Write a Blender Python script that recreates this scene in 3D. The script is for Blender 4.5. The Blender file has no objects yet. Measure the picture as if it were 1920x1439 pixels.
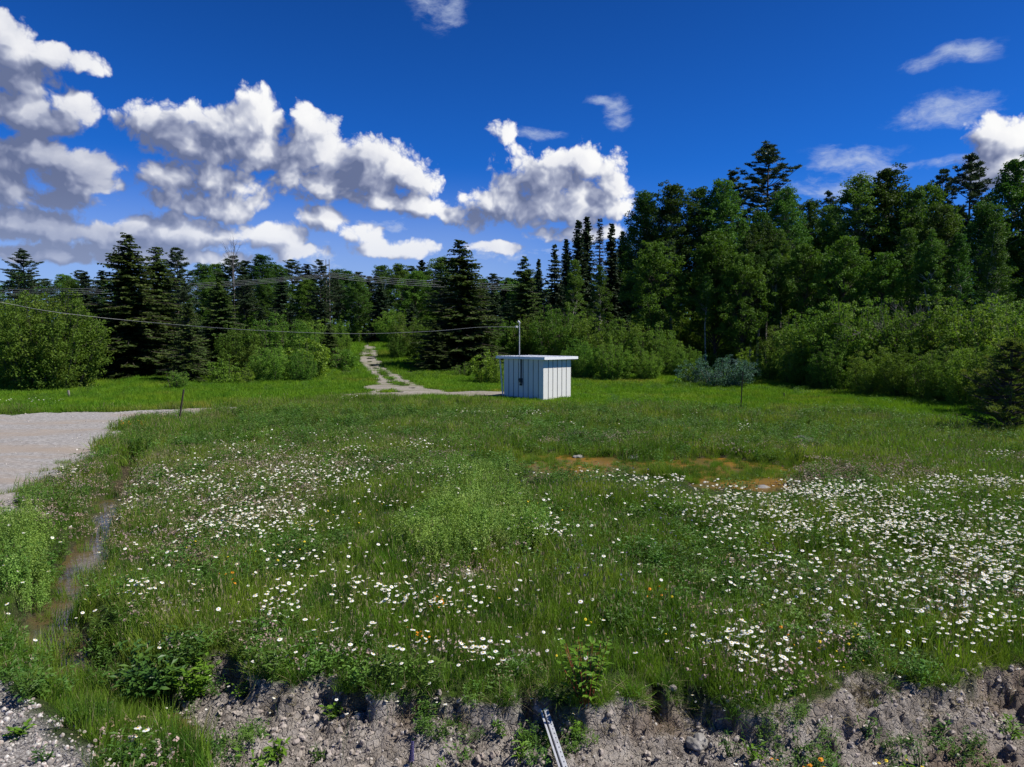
import bpy, math, random
import numpy as np
from mathutils import Vector, Matrix, Euler
R = math.radians
C = bpy.context.scene.collection
rng = np.random.default_rng(7)
random.seed(7)

# ------------------------------------------------------------------ camera
F = 1320.0; CZ = 3.0
PITCH = math.atan((719.5 - 635) / F)
cd = bpy.data.cameras.new('camera'); cam = bpy.data.objects.new('camera', cd); C.objects.link(cam)
cam.location = (0, 0, CZ); cam.rotation_euler = (R(90) - PITCH, 0, 0)
cd.sensor_width = 36; cd.lens = 36 * F / 1920; cd.clip_start = 0.05; cd.clip_end = 5000
bpy.context.scene.camera = cam

def ray(u, v):
    x = np.asarray(u, float) - 960; y = 719.5 - np.asarray(v, float)
    c, s = math.cos(PITCH), math.sin(PITCH)
    return x / F, (c + s * y / F), (-s + c * y / F)
def gnd(u, v, z=0.0):                       # where a sight line meets height z
    rx, ry, rz = ray(u, v)
    t = (z - CZ) / rz
    return rx * t, ry * t
def atd(u, v, d):                           # the point at distance y = d
    rx, ry, rz = ray(u, v); t = d / ry
    return (float(rx * t), float(d), float(CZ + rz * t))

# ------------------------------------------------------------------ sun, exposure
SUN_EL, SUN_AZ = 54.0, -10.0                  # azimuth from +X towards +Y
sl = bpy.data.lights.new('sun', 'SUN'); so = bpy.data.objects.new('sun', sl); C.objects.link(so)
sl.energy = 4.6; sl.angle = R(0.5); sl.color = (1, 0.96, 0.88)
sd = Vector((math.cos(R(SUN_EL)) * math.cos(R(SUN_AZ)), math.cos(R(SUN_EL)) * math.sin(R(SUN_AZ)), math.sin(R(SUN_EL))))
so.rotation_euler = sd.to_track_quat('Z', 'Y').to_euler(); so.location = (30, 0, 40)
vs = bpy.context.scene.view_settings
vs.view_transform = 'Standard'; vs.look = 'None'; vs.exposure = 0.5; vs.gamma = 1; vs.use_curve_mapping = False
bpy.context.scene.cycles.max_bounces = 6
bpy.context.scene.cycles.transparent_max_bounces = 4

# ------------------------------------------------------------------ node helpers
class NT:
    def __init__(s, tree): s.t = tree; s.n = tree.nodes; s.l = tree.links
    def new(s, typ, **kw):
        n = s.n.new(typ)
        for k, v in kw.items(): setattr(n, k, v)
        return n
    def put(s, sock, v):
        if v is None: return
        if isinstance(v, bpy.types.NodeSocket): s.l.new(v, sock)
        else:
            try: sock.default_value = v
            except Exception:
                sock.default_value = (v, v, v)
    def math(s, op, a, b=None, c=None, clamp=False):
        n = s.new('ShaderNodeMath', operation=op); n.use_clamp = clamp
        s.put(n.inputs[0], a); s.put(n.inputs[1], b); s.put(n.inputs[2], c)
        return n.outputs[0]
    def vec(s, op, a, b=None, c=None, out=0):
        n = s.new('ShaderNodeVectorMath', operation=op)
        s.put(n.inputs[0], a); s.put(n.inputs[1], b); s.put(n.inputs[2], c)
        return n.outputs[out]
    def mix(s, f, a, b, typ='RGBA', blend='MIX'):
        n = s.new('ShaderNodeMix', data_type=typ)
        if typ == 'RGBA': n.blend_type = blend
        o = {'RGBA': (6, 7, 2), 'FLOAT': (2, 3, 0), 'VECTOR': (4, 5, 1)}[typ]
        s.put(n.inputs[0], f); s.put(n.inputs[o[0]], a); s.put(n.inputs[o[1]], b)
        return n.outputs[o[2]]
    def noise(s, vec, scale, detail=3, rough=0.5, out=0, dim='3D'):
        n = s.new('ShaderNodeTexNoise', noise_dimensions=dim)
        s.put(n.inputs['Vector'], vec); n.inputs['Scale'].default_value = scale
        n.inputs['Detail'].default_value = detail; n.inputs['Roughness'].default_value = rough
        return n.outputs[out]
    def ramp(s, f, stops):
        n = s.new('ShaderNodeValToRGB'); e = n.color_ramp.elements
        while len(e) < len(stops): e.new(0.5)
        for i, (p, c) in enumerate(stops):
            e[i].position = p; e[i].color = (*c, 1) if len(c) == 3 else c
        s.put(n.inputs[0], f); return n.outputs[0]
    def mr(s, v, a, b, c=0.0, d=1.0, smooth=True):
        n = s.new('ShaderNodeMapRange'); n.interpolation_type = 'SMOOTHSTEP' if smooth else 'LINEAR'
        s.put(n.inputs[0], v)
        for i, x in enumerate((a, b, c, d)): s.put(n.inputs[i + 1], x)
        return n.outputs[0]

# ------------------------------------------------------------------ world: blue sky with cumulus
W = bpy.data.worlds.new('World'); bpy.context.scene.world = W; W.use_nodes = True
t = NT(W.node_tree); t.n.clear()
sky = t.new('ShaderNodeTexSky', sky_type='NISHITA')
sky.sun_disc = False; sky.sun_elevation = R(SUN_EL); sky.sun_rotation = R(90 - SUN_AZ)
sky.air_density = 1.0; sky.dust_density = 0.3; sky.ozone_density = 3.0; sky.altitude = 400
tc = t.new('ShaderNodeTexCoord').outputs['Generated']
sp = t.new('ShaderNodeSeparateXYZ'); t.put(sp.inputs[0], tc)
az = t.math('ARCTAN2', sp.outputs[0], sp.outputs[1])
el = t.math('ARCSINE', sp.outputs[2])
cb = t.new('ShaderNodeCombineXYZ'); t.put(cb.inputs[0], az); t.put(cb.inputs[1], el)
P = cb.outputs[0]
def dirang(u, v):
    rx, ry, rz = ray(u, v); n = math.sqrt(rx * rx + ry * ry + rz * rz)
    return math.atan2(rx, ry), math.asin(rz / n)
BLOBS = [  # cx, cy, rx, ry in the photograph's pixels: where each cumulus head stands in the sky
 (320,245,85,42),(420,238,80,50),(480,218,52,46),(430,275,165,36),(585,250,55,40),(565,215,24,26),(520,290,110,30),
 (690,312,110,50),(640,345,130,40),(782,330,46,46),(715,288,52,34),(680,372,110,20),
 (385,345,105,40),(440,382,62,28),(360,378,70,24),
 (8,55,34,30),(30,120,64,42),(115,105,64,22),(40,215,90,34),(125,205,42,34),(60,285,115,36),(170,305,60,32),(105,370,70,24),(20,355,56,36),(60,420,120,34),
 (1030,335,100,58),(1085,300,64,38),(1150,330,36,48),(965,385,110,36),(880,408,70,26),(1080,390,100,36),
 (943,250,30,22),(612,415,48,26),(775,390,50,26),(670,440,50,18),
 (330,438,120,34),(505,442,75,26),(560,475,60,16),(190,440,90,22),(80,476,130,16),(740,468,70,18),(930,468,60,14),(400,480,110,14),
 (1868,262,62,42),(1910,310,70,50),(-150,300,160,120),(2080,300,160,70),(1090,440,100,18),(250,470,150,20),(150,340,60,24)]
WISPS = [(1775,205,90,34),(1825,195,70,26),(1620,302,60,34),(1540,358,80,30),(1600,300,90,40),(1780,205,70,26),(830,15,70,40),(1160,205,38,36),(1125,182,40,12),(1540,358,70,18),(1690,306,140,12),(1770,215,110,24),(1780,110,80,22),(1640,320,60,20),(200,482,300,44),(560,480,340,40),(960,480,200,26),(700,430,180,24),(1010,250,60,14)]
def field(p, blobs):
    acc = None
    for cx, cy, rx, ry in blobs:
        a, e = dirang(cx, cy); ix, iy = F / (rx * 1.16), F / (ry * 1.16)
        q = t.vec('MULTIPLY_ADD', p, (ix, iy, 0), (-a * ix, -e * iy, 0))
        d = t.vec('DOT_PRODUCT', q, q, out=1)
        acc = d if acc is None else t.math('SMOOTH_MIN', acc, d, 0.25)
    return t.math('SUBTRACT', 1.0, acc)
wn = t.noise(P, 9, 4, 0.6, out=1)
warp = t.vec('MULTIPLY_ADD', wn, (0.05, 0.035, 0), (-0.025, -0.0175, 0))
P1 = t.vec('ADD', P, warp)
def billow(p):
    v = t.new('ShaderNodeTexVoronoi', feature='SMOOTH_F1', voronoi_dimensions='2D')
    t.put(v.inputs['Vector'], p); v.inputs['Scale'].default_value = 26
    v.inputs['Detail'].default_value = 3.5; v.inputs['Roughness'].default_value = 0.55; v.inputs['Lacunarity'].default_value = 2.3
    v.inputs['Smoothness'].default_value = 0.6
    b = t.math('SUBTRACT', 0.62, v.outputs['Distance'])
    n = t.noise(p, 24, 6, 0.55, dim='2D')
    return t.math('ADD', t.math('MULTIPLY', b, 0.85), t.math('MULTIPLY', t.math('SUBTRACT', n, 0.5), 0.8))
def low(p):
    v = t.new('ShaderNodeTexVoronoi', feature='SMOOTH_F1', voronoi_dimensions='2D')
    t.put(v.inputs['Vector'], p); v.inputs['Scale'].default_value = 26
    v.inputs['Detail'].default_value = 2.2; v.inputs['Roughness'].default_value = 0.5; v.inputs['Lacunarity'].default_value = 2.3
    v.inputs['Smoothness'].default_value = 0.9
    return t.math('MULTIPLY', t.math('SUBTRACT', 0.62, v.outputs['Distance']), 0.95)
F0 = t.math('MAXIMUM', field(P1, BLOBS), -1.5)
B0 = billow(P1)
D0 = t.math('ADD', F0, t.math('SUBTRACT', B0, 0.06))
PL = t.vec('ADD', P1, (0.022, 0.020, 0))
F1_ = t.math('MAXIMUM', field(PL, BLOBS), -1.5)
alpha = t.mr(D0, -0.10, 0.42)
dl = t.math('SUBTRACT', t.math('ADD', F0, low(P1)), t.math('ADD', F1_, low(PL)))
lit = t.mr(dl, -0.40, 0.55, smooth=False)
thick = t.mr(F1_, -0.1, 0.95, 1.0, 0.0, smooth=False)      # bottoms: much cloud above them
big = t.noise(P, 5, 2, 0.5)
val = t.math('ADD', t.math('MULTIPLY', lit, 0.66), t.math('MULTIPLY', thick, 0.34))
val = t.math('ADD', val, t.math('ADD', t.math('MULTIPLY', B0, 0.16), t.math('MULTIPLY', t.math('SUBTRACT', big, 0.5), 0.7)))
val = t.math('SUBTRACT', val, t.mr(az, -0.36, -0.58, 0.0, 0.26), clamp=True)
ccol = t.ramp(val, [(0.0, (0.15, 0.19, 0.34)), (0.20, (0.26, 0.30, 0.46)), (0.42, (0.43, 0.47, 0.62)), (0.60, (0.66, 0.69, 0.80)), (0.78, (0.92, 0.93, 0.98)), (1.0, (1.08, 1.08, 1.08))])
# thinner and hazier towards the horizon
ccol = t.mix(t.mr(el, 0.06, 0.20, 0.45, 0.0), ccol, (0.42, 0.52, 0.78, 1))
fw = t.math('MAXIMUM', field(P1, WISPS), 0.0)
wnoise = t.noise(t.vec('MULTIPLY', P1, (1, 2.2, 1)), 16, 6, 0.65)
wa = t.mr(t.math('ADD', t.math('MULTIPLY', wnoise, 1.3), t.math('MULTIPLY', fw, 0.5)), 0.86, 1.50)
wa = t.math('MULTIPLY', wa, t.mr(fw, 0.0, 0.8))
wa = t.math('MAXIMUM', wa, t.math('MULTIPLY', t.mr(el, 0.05, 0.24, 0.55, 0.0), t.mr(az, 0.25, -0.1, 0.25, 1.0)))
skyc = t.mix(1.0, sky.outputs[0], (0.08, 0.47, 1.22, 1), blend='MULTIPLY')
bg1 = t.new('ShaderNodeBackground'); t.put(bg1.inputs[0], skyc); t.put(bg1.inputs[1], t.mr(el, 0.08, 0.62, 0.074, 0.046))
bg2 = t.new('ShaderNodeBackground'); t.put(bg2.inputs[0], ccol); bg2.inputs[1].default_value = 0.64
bg3 = t.new('ShaderNodeBackground'); bg3.inputs[0].default_value = (0.62, 0.72, 0.92, 1); bg3.inputs[1].default_value = 0.62
m1 = t.new('ShaderNodeMixShader'); t.put(m1.inputs[0], t.math('MULTIPLY', wa, 0.9)); t.l.new(bg1.outputs[0], m1.inputs[1]); t.l.new(bg3.outputs[0], m1.inputs[2])
m2 = t.new('ShaderNodeMixShader'); t.put(m2.inputs[0], alpha); t.l.new(m1.outputs[0], m2.inputs[1]); t.l.new(bg2.outputs[0], m2.inputs[2])
wo = t.new('ShaderNodeOutputWorld'); t.l.new(m2.outputs[0], wo.inputs[0])
W.cycles.sampling_method = 'MANUAL'; W.cycles.sample_map_resolution = 512

# ------------------------------------------------------------------ materials
MATS = {}
def mat(name, color, rough=0.7, noise=None, transl=0.0, metal=0.0, spec=0.3, bump=None, objrand=0.0):
    """noise = list of (scale, other colour, lo, hi) mixed in by world position"""
    m = bpy.data.materials.new(name); m.use_nodes = True; q = NT(m.node_tree); q.n.clear()
    geo = q.new('ShaderNodeNewGeometry'); pos = geo.outputs['Position']
    col = (*color, 1)
    for sc, c2, lo, hi in (noise or []):
        f = q.mr(q.noise(pos, sc, 3, 0.6), lo, hi)
        col = q.mix(f, col, (*c2, 1))
    if objrand:
        oi = q.new('ShaderNodeObjectInfo')
        hsv = q.new('ShaderNodeHueSaturation'); q.put(hsv.inputs['Color'], col)
        q.put(hsv.inputs['Value'], q.mr(oi.outputs['Random'], 0, 1, 1 - objrand, 1 + objrand, smooth=False))
        q.put(hsv.inputs['Hue'], q.mr(q.math('FRACT', q.math('MULTIPLY', oi.outputs['Random'], 7.31)), 0, 1, 0.5 - objrand * 0.045, 0.5 + objrand * 0.045, smooth=False))
        col = hsv.outputs[0]
    b = q.new('ShaderNodeBsdfPrincipled'); q.put(b.inputs['Base Color'], col)
    b.inputs['Roughness'].default_value = rough; b.inputs['Metallic'].default_value = metal
    b.inputs['Specular IOR Level'].default_value = spec
    if bump:
        bn = q.new('ShaderNodeBump'); bn.inputs['Strength'].default_value = bump[1]; bn.inputs['Distance'].default_value = bump[2]
        q.put(bn.inputs['Height'], q.noise(pos, bump[0], 6, 0.65)); q.l.new(bn.outputs[0], b.inputs['Normal'])
    sh = b.outputs[0]
    if transl:
        tr = q.new('ShaderNodeBsdfTranslucent')
        tcol = q.mix(1.0, col, (1.25, 1.3, 0.5, 1), blend='MULTIPLY'); q.put(tr.inputs[0], tcol)
        mx = q.new('ShaderNodeMixShader'); mx.inputs[0].default_value = transl
        q.l.new(sh, mx.inputs[1]); q.l.new(tr.outputs[0], mx.inputs[2]); sh = mx.outputs[0]
    o = q.new('ShaderNodeOutputMaterial'); q.l.new(sh, o.inputs[0])
    MATS[name] = m; return m
mat('spruce', (0.060, 0.098, 0.024), 0.7, [(0.9, (0.095, 0.130, 0.026), 0.45, 0.7), (4, (0.034, 0.060, 0.020), 0.5, 0.75)], 0.22, objrand=0.22, spec=0.1)
mat('spruce_dark', (0.031, 0.058, 0.024), 0.6, [(1.0, (0.054, 0.084, 0.024), 0.5, 0.75)], 0.12, objrand=0.3)
mat('spruce_grey', (0.050, 0.050, 0.042), 0.7, [(2.0, (0.03, 0.034, 0.026), 0.4, 0.7)], 0.05)
mat('pine', (0.040, 0.070, 0.030), 0.55, [(1.2, (0.070, 0.098, 0.026), 0.5, 0.75)], 0.15, objrand=0.2)
mat('aspen', (0.059, 0.126, 0.020), 0.6, [(0.5, (0.086, 0.160, 0.023), 0.45, 0.7), (3, (0.035, 0.085, 0.018), 0.5, 0.75)], 0.32, objrand=0.4, spec=0.15)
mat('maple', (0.075, 0.154, 0.019), 0.6, [(0.6, (0.104, 0.187, 0.024), 0.5, 0.75)], 0.32, objrand=0.22, spec=0.15)
mat('willow', (0.120, 0.219, 0.027), 0.6, [(0.45, (0.173, 0.253, 0.041), 0.45, 0.7), (2.5, (0.073, 0.152, 0.024), 0.45, 0.7)], 0.34, objrand=0.3, spec=0.12)
mat('lime_shrub', (0.18, 0.28, 0.022), 0.5, [(1.5, (0.12, 0.21, 0.024), 0.45, 0.7)], 0.35, spec=0.3)
mat('blue_shrub', (0.060, 0.135, 0.085), 0.6, [(1.5, (0.085, 0.13, 0.14), 0.45, 0.7)], 0.25, spec=0.1)  # bluish tint of a lens flare put into the leaf colour
mat('young_pine', (0.105, 0.145, 0.040), 0.6, [(2.5, (0.17, 0.20, 0.045), 0.45, 0.7)], 0.4, spec=0.05)
mat('bark', (0.085, 0.070, 0.055), 0.9, [(6, (0.04, 0.034, 0.028), 0.4, 0.7)])
mat('aspen_bark', (0.30, 0.29, 0.25), 0.85, [(3, (0.12, 0.11, 0.09), 0.5, 0.62)])
mat('dead_wood', (0.17, 0.155, 0.145), 0.9, [(5, (0.10, 0.09, 0.085), 0.4, 0.7)])
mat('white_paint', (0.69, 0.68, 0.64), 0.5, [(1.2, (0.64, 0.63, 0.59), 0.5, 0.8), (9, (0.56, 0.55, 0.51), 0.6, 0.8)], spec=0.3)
mat('white_roof', (0.80, 0.81, 0.82), 0.4, [(2.5, (0.68, 0.70, 0.70), 0.5, 0.8)], spec=0.5)
mat('seam_dark', (0.10, 0.12, 0.13), 0.8)
mat('galvanised', (0.44, 0.45, 0.47), 0.5, [(12, (0.34, 0.34, 0.36), 0.4, 0.7)], metal=0.15)
mat('dark_metal', (0.05, 0.055, 0.06), 0.6)
mat('wire_grey', (0.30, 0.30, 0.29), 0.5, metal=0.0)
mat('rusty_post', (0.06, 0.05, 0.042), 0.8, [(20, (0.11, 0.06, 0.035), 0.45, 0.7)])
mat('weathered_wood', (0.25, 0.22, 0.18), 0.9, [(12, (0.14, 0.12, 0.10), 0.4, 0.7)])
mat('rock', (0.24, 0.225, 0.21), 0.9, [(5, (0.15, 0.14, 0.13), 0.42, 0.6), (30, (0.32, 0.30, 0.28), 0.5, 0.7)], bump=(30, 0.6, 0.02))
mat('dirt_clod', (0.34, 0.295, 0.26), 0.95, [(3, (0.25, 0.21, 0.18), 0.4, 0.7), (40, (0.40, 0.34, 0.29), 0.5, 0.75)], bump=(60, 0.5, 0.01), objrand=0.15)
mat('pebble', (0.36, 0.33, 0.30), 0.85, [(25, (0.24, 0.19, 0.17), 0.45, 0.6), (40, (0.5, 0.48, 0.45), 0.5, 0.65)], objrand=0.35)
mat('grass_blade', (0.118, 0.224, 0.021), 0.65, [(0.55, (0.20, 0.17, 0.07), 0.60, 0.78), (0.28, (0.045, 0.11, 0.015), 0.55, 0.75), (0.35, (0.206, 0.295, 0.038), 0.40, 0.62), (1.7, (0.057, 0.136, 0.018), 0.45, 0.66), (6, (0.189, 0.260, 0.035), 0.58, 0.75)], 0.38, objrand=0.25, spec=0.08)
mat('meadow_blade', (0.144, 0.246, 0.029), 0.65, [(0.22, (0.222, 0.294, 0.043), 0.42, 0.62), (0.5, (0.228, 0.204, 0.090), 0.56, 0.72), (1.3, (0.084, 0.180, 0.024), 0.45, 0.66), (5, (0.240, 0.312, 0.048), 0.58, 0.75)], 0.4, objrand=0.22, spec=0.05)
mat('lawn_blade', (0.134, 0.260, 0.015), 0.55, [(0.12, (0.256, 0.271, 0.039), 0.5, 0.68), (0.25, (0.205, 0.330, 0.018), 0.45, 0.7), (1.2, (0.096, 0.224, 0.015), 0.45, 0.68), (0.8, (0.256, 0.295, 0.039), 0.62, 0.75)], 0.35, objrand=0.15, spec=0.15)
mat('weed_leaf', (0.074, 0.156, 0.024), 0.5, [(1.1, (0.114, 0.204, 0.029), 0.45, 0.7)], 0.3, objrand=0.3, spec=0.25)
mat('straw', (0.28, 0.24, 0.13), 0.8, [(5, (0.18, 0.13, 0.08), 0.4, 0.7)], 0.15)
mat('fresh_leaf', (0.10, 0.20, 0.015), 0.45, [(8, (0.14, 0.24, 0.02), 0.45, 0.7)], 0.3, spec=0.3)
mat('deep_leaf', (0.045, 0.11, 0.018), 0.45, [(6, (0.08, 0.15, 0.02), 0.45, 0.7)], 0.25, spec=0.3)
mat('bedstraw', (0.17, 0.28, 0.045), 0.6, [(2, (0.30, 0.40, 0.10), 0.5, 0.75)], 0.3, objrand=0.25)
mat('petal', (0.72, 0.72, 0.70), 0.6, None, 0.15)
mat('daisy_centre', (0.62, 0.42, 0.03), 0.7)
mat('clover_pink', (0.36, 0.25, 0.22), 0.7, [(2, (0.46, 0.42, 0.34), 0.4, 0.7)], 0.15, objrand=0.25)
mat('seed_brown', (0.20, 0.15, 0.08), 0.8, [(2, (0.28, 0.23, 0.13), 0.4, 0.7)], 0.15, objrand=0.25)
mat('yellow_petal', (0.75, 0.55, 0.02), 0.6, None, 0.1)
mat('orange_petal', (0.72, 0.26, 0.01), 0.6, None, 0.1)
mat('purple_petal', (0.10, 0.085, 0.20), 0.6, None, 0.1)
mat('red_stem', (0.28, 0.05, 0.03), 0.6)

# ------------------------------------------------------------------ numpy noise
_tab = rng.random(65536).astype(np.float32)
def vnoise(x, y, s, seed=0):
    x = x * s + seed * 17.31; y = y * s + seed * 9.77
    xi = np.floor(x).astype(np.int64); yi = np.floor(y).astype(np.int64)
    fx = x - xi; fy = y - yi; fx = fx * fx * (3 - 2 * fx); fy = fy * fy * (3 - 2 * fy)
    def h(a, b): return _tab[((a * 374761393 + b * 668265263 + seed * 7919) ^ ((a * 1274126177) >> 7)) & 65535]
    return (h(xi, yi) * (1 - fx) + h(xi + 1, yi) * fx) * (1 - fy) + (h(xi, yi + 1) * (1 - fx) + h(xi + 1, yi + 1) * fx) * fy
def fbm(x, y, s, o=4, seed=0, g=0.5):
    a, r, n = 1.0, 0.0, 0.0
    for i in range(o): r = r + a * vnoise(x, y, s, seed + i); n += a; a *= g; s *= 2.07
    return r / n
def sst(x, a, b): u = np.clip((x - a) / (b - a), 0, 1); return u * u * (3 - 2 * u)
def poly_px(pts, z=0.0): return np.array([gnd(u, v, z) for u, v in pts], float)
def seg_dist(x, y, pts, closed=False):
    d = np.full(np.shape(x), 1e9)
    n = len(pts)
    for i in range(n if closed else n - 1):
        a = pts[i]; b = pts[(i + 1) % n]; e = b - a; L = max(e @ e, 1e-9)
        u = np.clip(((x - a[0]) * e[0] + (y - a[1]) * e[1]) / L, 0, 1)
        d = np.minimum(d, np.hypot(x - a[0] - u * e[0], y - a[1] - u * e[1]))
    return d
def sdf(x, y, pts):                          # >0 inside
    ins = np.zeros(np.shape(x), bool); n = len(pts)
    for i in range(n):
        x0, y0 = pts[i]; x1, y1 = pts[(i + 1) % n]
        if y0 == y1: continue
        c = ((y0 > y) != (y1 > y)) & (x < (x1 - x0) * (y - y0) / (y1 - y0) + x0)
        ins ^= c
    d = seg_dist(x, y, pts, True)
    return np.where(ins, d, -d)

# ------------------------------------------------------------------ layout on the ground
ROAD = poly_px([(-900,800),(-300,786),(0,780),(200,773),(330,768),(400,765),(490,762.5),(480,770),(400,776),(330,784),(232,794),(205,812),(188,842),(112,900),(0,962),(-150,1050),(-450,1200),(-1500,1250)])
PONDS = [poly_px([(955,853),(1000,846),(1095,846),(1160,852),(1210,862),(1150,892),(1050,890),(1010,896),(975,886)]),
         poly_px([(1262,852),(1330,850),(1400,858),(1480,862),(1530,885),(1470,915),(1340,920),(1275,903),(1255,872)]),
         poly_px([(1150,862),(1270,862),(1270,885),(1150,882)])]
DITCH = poly_px([(250,860),(225,900),(195,955),(165,1020),(120,1095),(85,1160),(110,1215),(200,1290),(330,1400),(420,1500)], -0.15)
DIRT = poly_px([(150,1150),(165,1190),(240,1240),(330,1260),(380,1222),(430,1212),(480,1247),(540,1290),(620,1272),(700,1307),(760,1294),(850,1312),(940,1302),(1010,1298),(1080,1315),(1180,1305),(1260,1298),(1330,1298),(1400,1320),(1480,1298),(1560,1294),(1640,1269),(1720,1284),(1800,1274),(1860,1256),(1960,1249),(2300,1224),(2600,1800),(900,1900),(300,1700),(330,1439),(300,1400),(250,1330),(160,1260),(115,1200)])
GRAV = poly_px([(-500,1230),(-100,1260),(0,1290),(45,1330),(100,1370),(150,1410),(190,1450),(260,1700),(-600,1900)])
def hill(y): return 2.5 * sst(np.asarray(y, float), 40, 88)      # the land rises gently behind the shed
def poly_hill(pts):
    out = []
    for u, v in pts:
        rx, ry, rz = ray(u, v); t_ = 20.0
        while CZ + float(rz) * t_ > float(hill(float(ry) * t_)) and t_ < 140: t_ += 0.2
        out.append((float(rx) * t_, float(ry) * t_))
    return np.array(out)
RUT = [(poly_hill([(690,647),(684,656),(682,668),(684,680),(694,694),(716,710),(722,724),(700,738)]), 0.75),
       (poly_hill([(697,652),(700,668),(706,684),(734,704),(760,718),(800,734)]), 0.8),
       (poly_hill([(693,743),(730,742),(800,739.5),(870,739),(945,740)]), 2.6),
       (poly_hill([(715,726),(740,731),(790,735)]), 2.6)]
FAINT = poly_px([(945,740),(1085,741),(1180,741),(1260,742)])
def road_f(x, y): return sdf(x, y, ROAD) + (fbm(x, y, 0.8, 4, 3) - 0.5) * 1.3
def track_f(x, y):
    m = np.full(np.shape(x), -9.0)
    for p, w in RUT: m = np.maximum(m, w / 2 - seg_dist(x, y, p) + (fbm(x, y, 1.1, 4, 5) - 0.5) * 0.95)
    return m
def pond_f(x, y): return np.maximum.reduce([sdf(x, y, p) for p in PONDS]) + (fbm(x, y, 1.5, 3, 11) - 0.5) * 1.3 - 0.2 * sst(fbm(x, y, 0.9, 2, 13), 0.5, 0.7)
def dirt_f(x, y): return sdf(x, y, DIRT) + (fbm(x, y, 2.6, 5, 21, 0.6) - 0.5) * 0.9
def grav_f(x, y): return sdf(x, y, GRAV) + (fbm(x, y, 2.5, 3, 25) - 0.5) * 0.35
def ditch_d(x, y): return seg_dist(x, y, DITCH)
near_box = lambda x, y: (np.abs(x) < 14) & (y < 20)
def height(x, y, detail=True):
    x = np.asarray(x, float); y = np.asarray(y, float)
    h = (fbm(x, y, 0.25, 3, 31) - 0.5) * 0.16 * sst(np.hypot(x, y), 3, 12) + (fbm(x, y, 1.3, 3, 33) - 0.5) * 0.07
    h = h + 0.10 * np.exp(-((y - 12.6 + 0.1 * x) / 1.5) ** 2 - ((x - 3.5) / 6.0) ** 2)      # low berm before the pond
    h = h + 0.18 * np.exp(-((y - 10.2) / 1.6) ** 2 - ((x + 0.7) / 1.8) ** 2)
    m = sst(pond_f(x, y), -0.5, 0.25); h = h * (1 - m) - 0.13 * m
    df = dirt_f(x, y); wv = fbm(x, y, 1.7, 2, 95); m = sst(df + (fbm(x, y, 9, 3, 97) - 0.5) * 0.10, -0.04, 0.03 + 0.42 * sst(wv, 0.35, 0.7))
    lump = (fbm(x, y, 2.4, 6, 41, 0.62) - 0.5) * 0.30 + np.abs(fbm(x, y, 7.0, 5, 47, 0.65) - 0.5) * -0.20 + (0.5 - np.abs(fbm(x, y, 13.0, 3, 55, 0.7) - 0.5) * 3) * 0.050 * sst(fbm(x, y, 1.9, 2, 56), 0.25, 0.55) + (vnoise(x, y, 31.0, 58) - 0.5) * 0.022 * sst(fbm(x, y, 2.7, 2, 57), 0.35, 0.6)
    h = h * (1 - m) + m * (-0.19 - 0.12 * sst(df, 0.05, 0.9) + lump)
    h = h + 0.02 * sst(df, -0.25, -0.02) * (1 - m)
    dd = ditch_d(x, y)
    dm = np.exp(-(dd / 0.42) ** 4) * sst(y, 4.2, 6.0)
    h = h * (1 - dm) + dm * (-0.42 + (fbm(x, y, 3, 3, 51) - 0.5) * 0.14)
    g = sst(grav_f(x, y), -0.2, 0.2); h = h * (1 - g) + g * (-0.05 + (fbm(x, y, 6, 4, 61) - 0.5) * 0.08)
    h = h + hill(y)
    h = h - 0.05 * sst(road_f(x, y), -0.5, 0.6) * sst(np.hypot(x, y), 4, 9)
    return h

# ------------------------------------------------------------------ mesh helpers
def mesh_arrays(name, V, Fq, mats, smooth=False, mi=None):
    V = np.ascontiguousarray(V, np.float32); Fq = np.ascontiguousarray(Fq, np.int32)
    k = Fq.shape[1]; me = bpy.data.meshes.new(name)
    me.vertices.add(len(V)); me.vertices.foreach_set('co', V.ravel())
    me.loops.add(Fq.size); me.loops.foreach_set('vertex_index', Fq.ravel())
    me.polygons.add(len(Fq)); me.polygons.foreach_set('loop_start', np.arange(0, Fq.size, k, dtype=np.int32))
    if mi is not None: me.polygons.foreach_set('material_index', np.ascontiguousarray(mi, np.int32))
    me.polygons.foreach_set('use_smooth', np.full(len(Fq), smooth))
    for m in mats: me.materials.append(MATS[m])
    me.update(calc_edges=True); me.validate(); return me
def link(name, me, parent=None, loc=(0, 0, 0), rot=(0, 0, 0), scale=(1, 1, 1)):
    o = bpy.data.objects.new(name, me); C.objects.link(o)
    o.location = loc; o.rotation_euler = rot; o.scale = scale
    if parent: o.parent = parent
    return o
def tag(o, label=None, cat=None, group=None, kind=None):
    if label: o['label'] = label
    if cat: o['category'] = cat
    if group: o['group'] = group
    if kind: o['kind'] = kind
    return o
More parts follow.
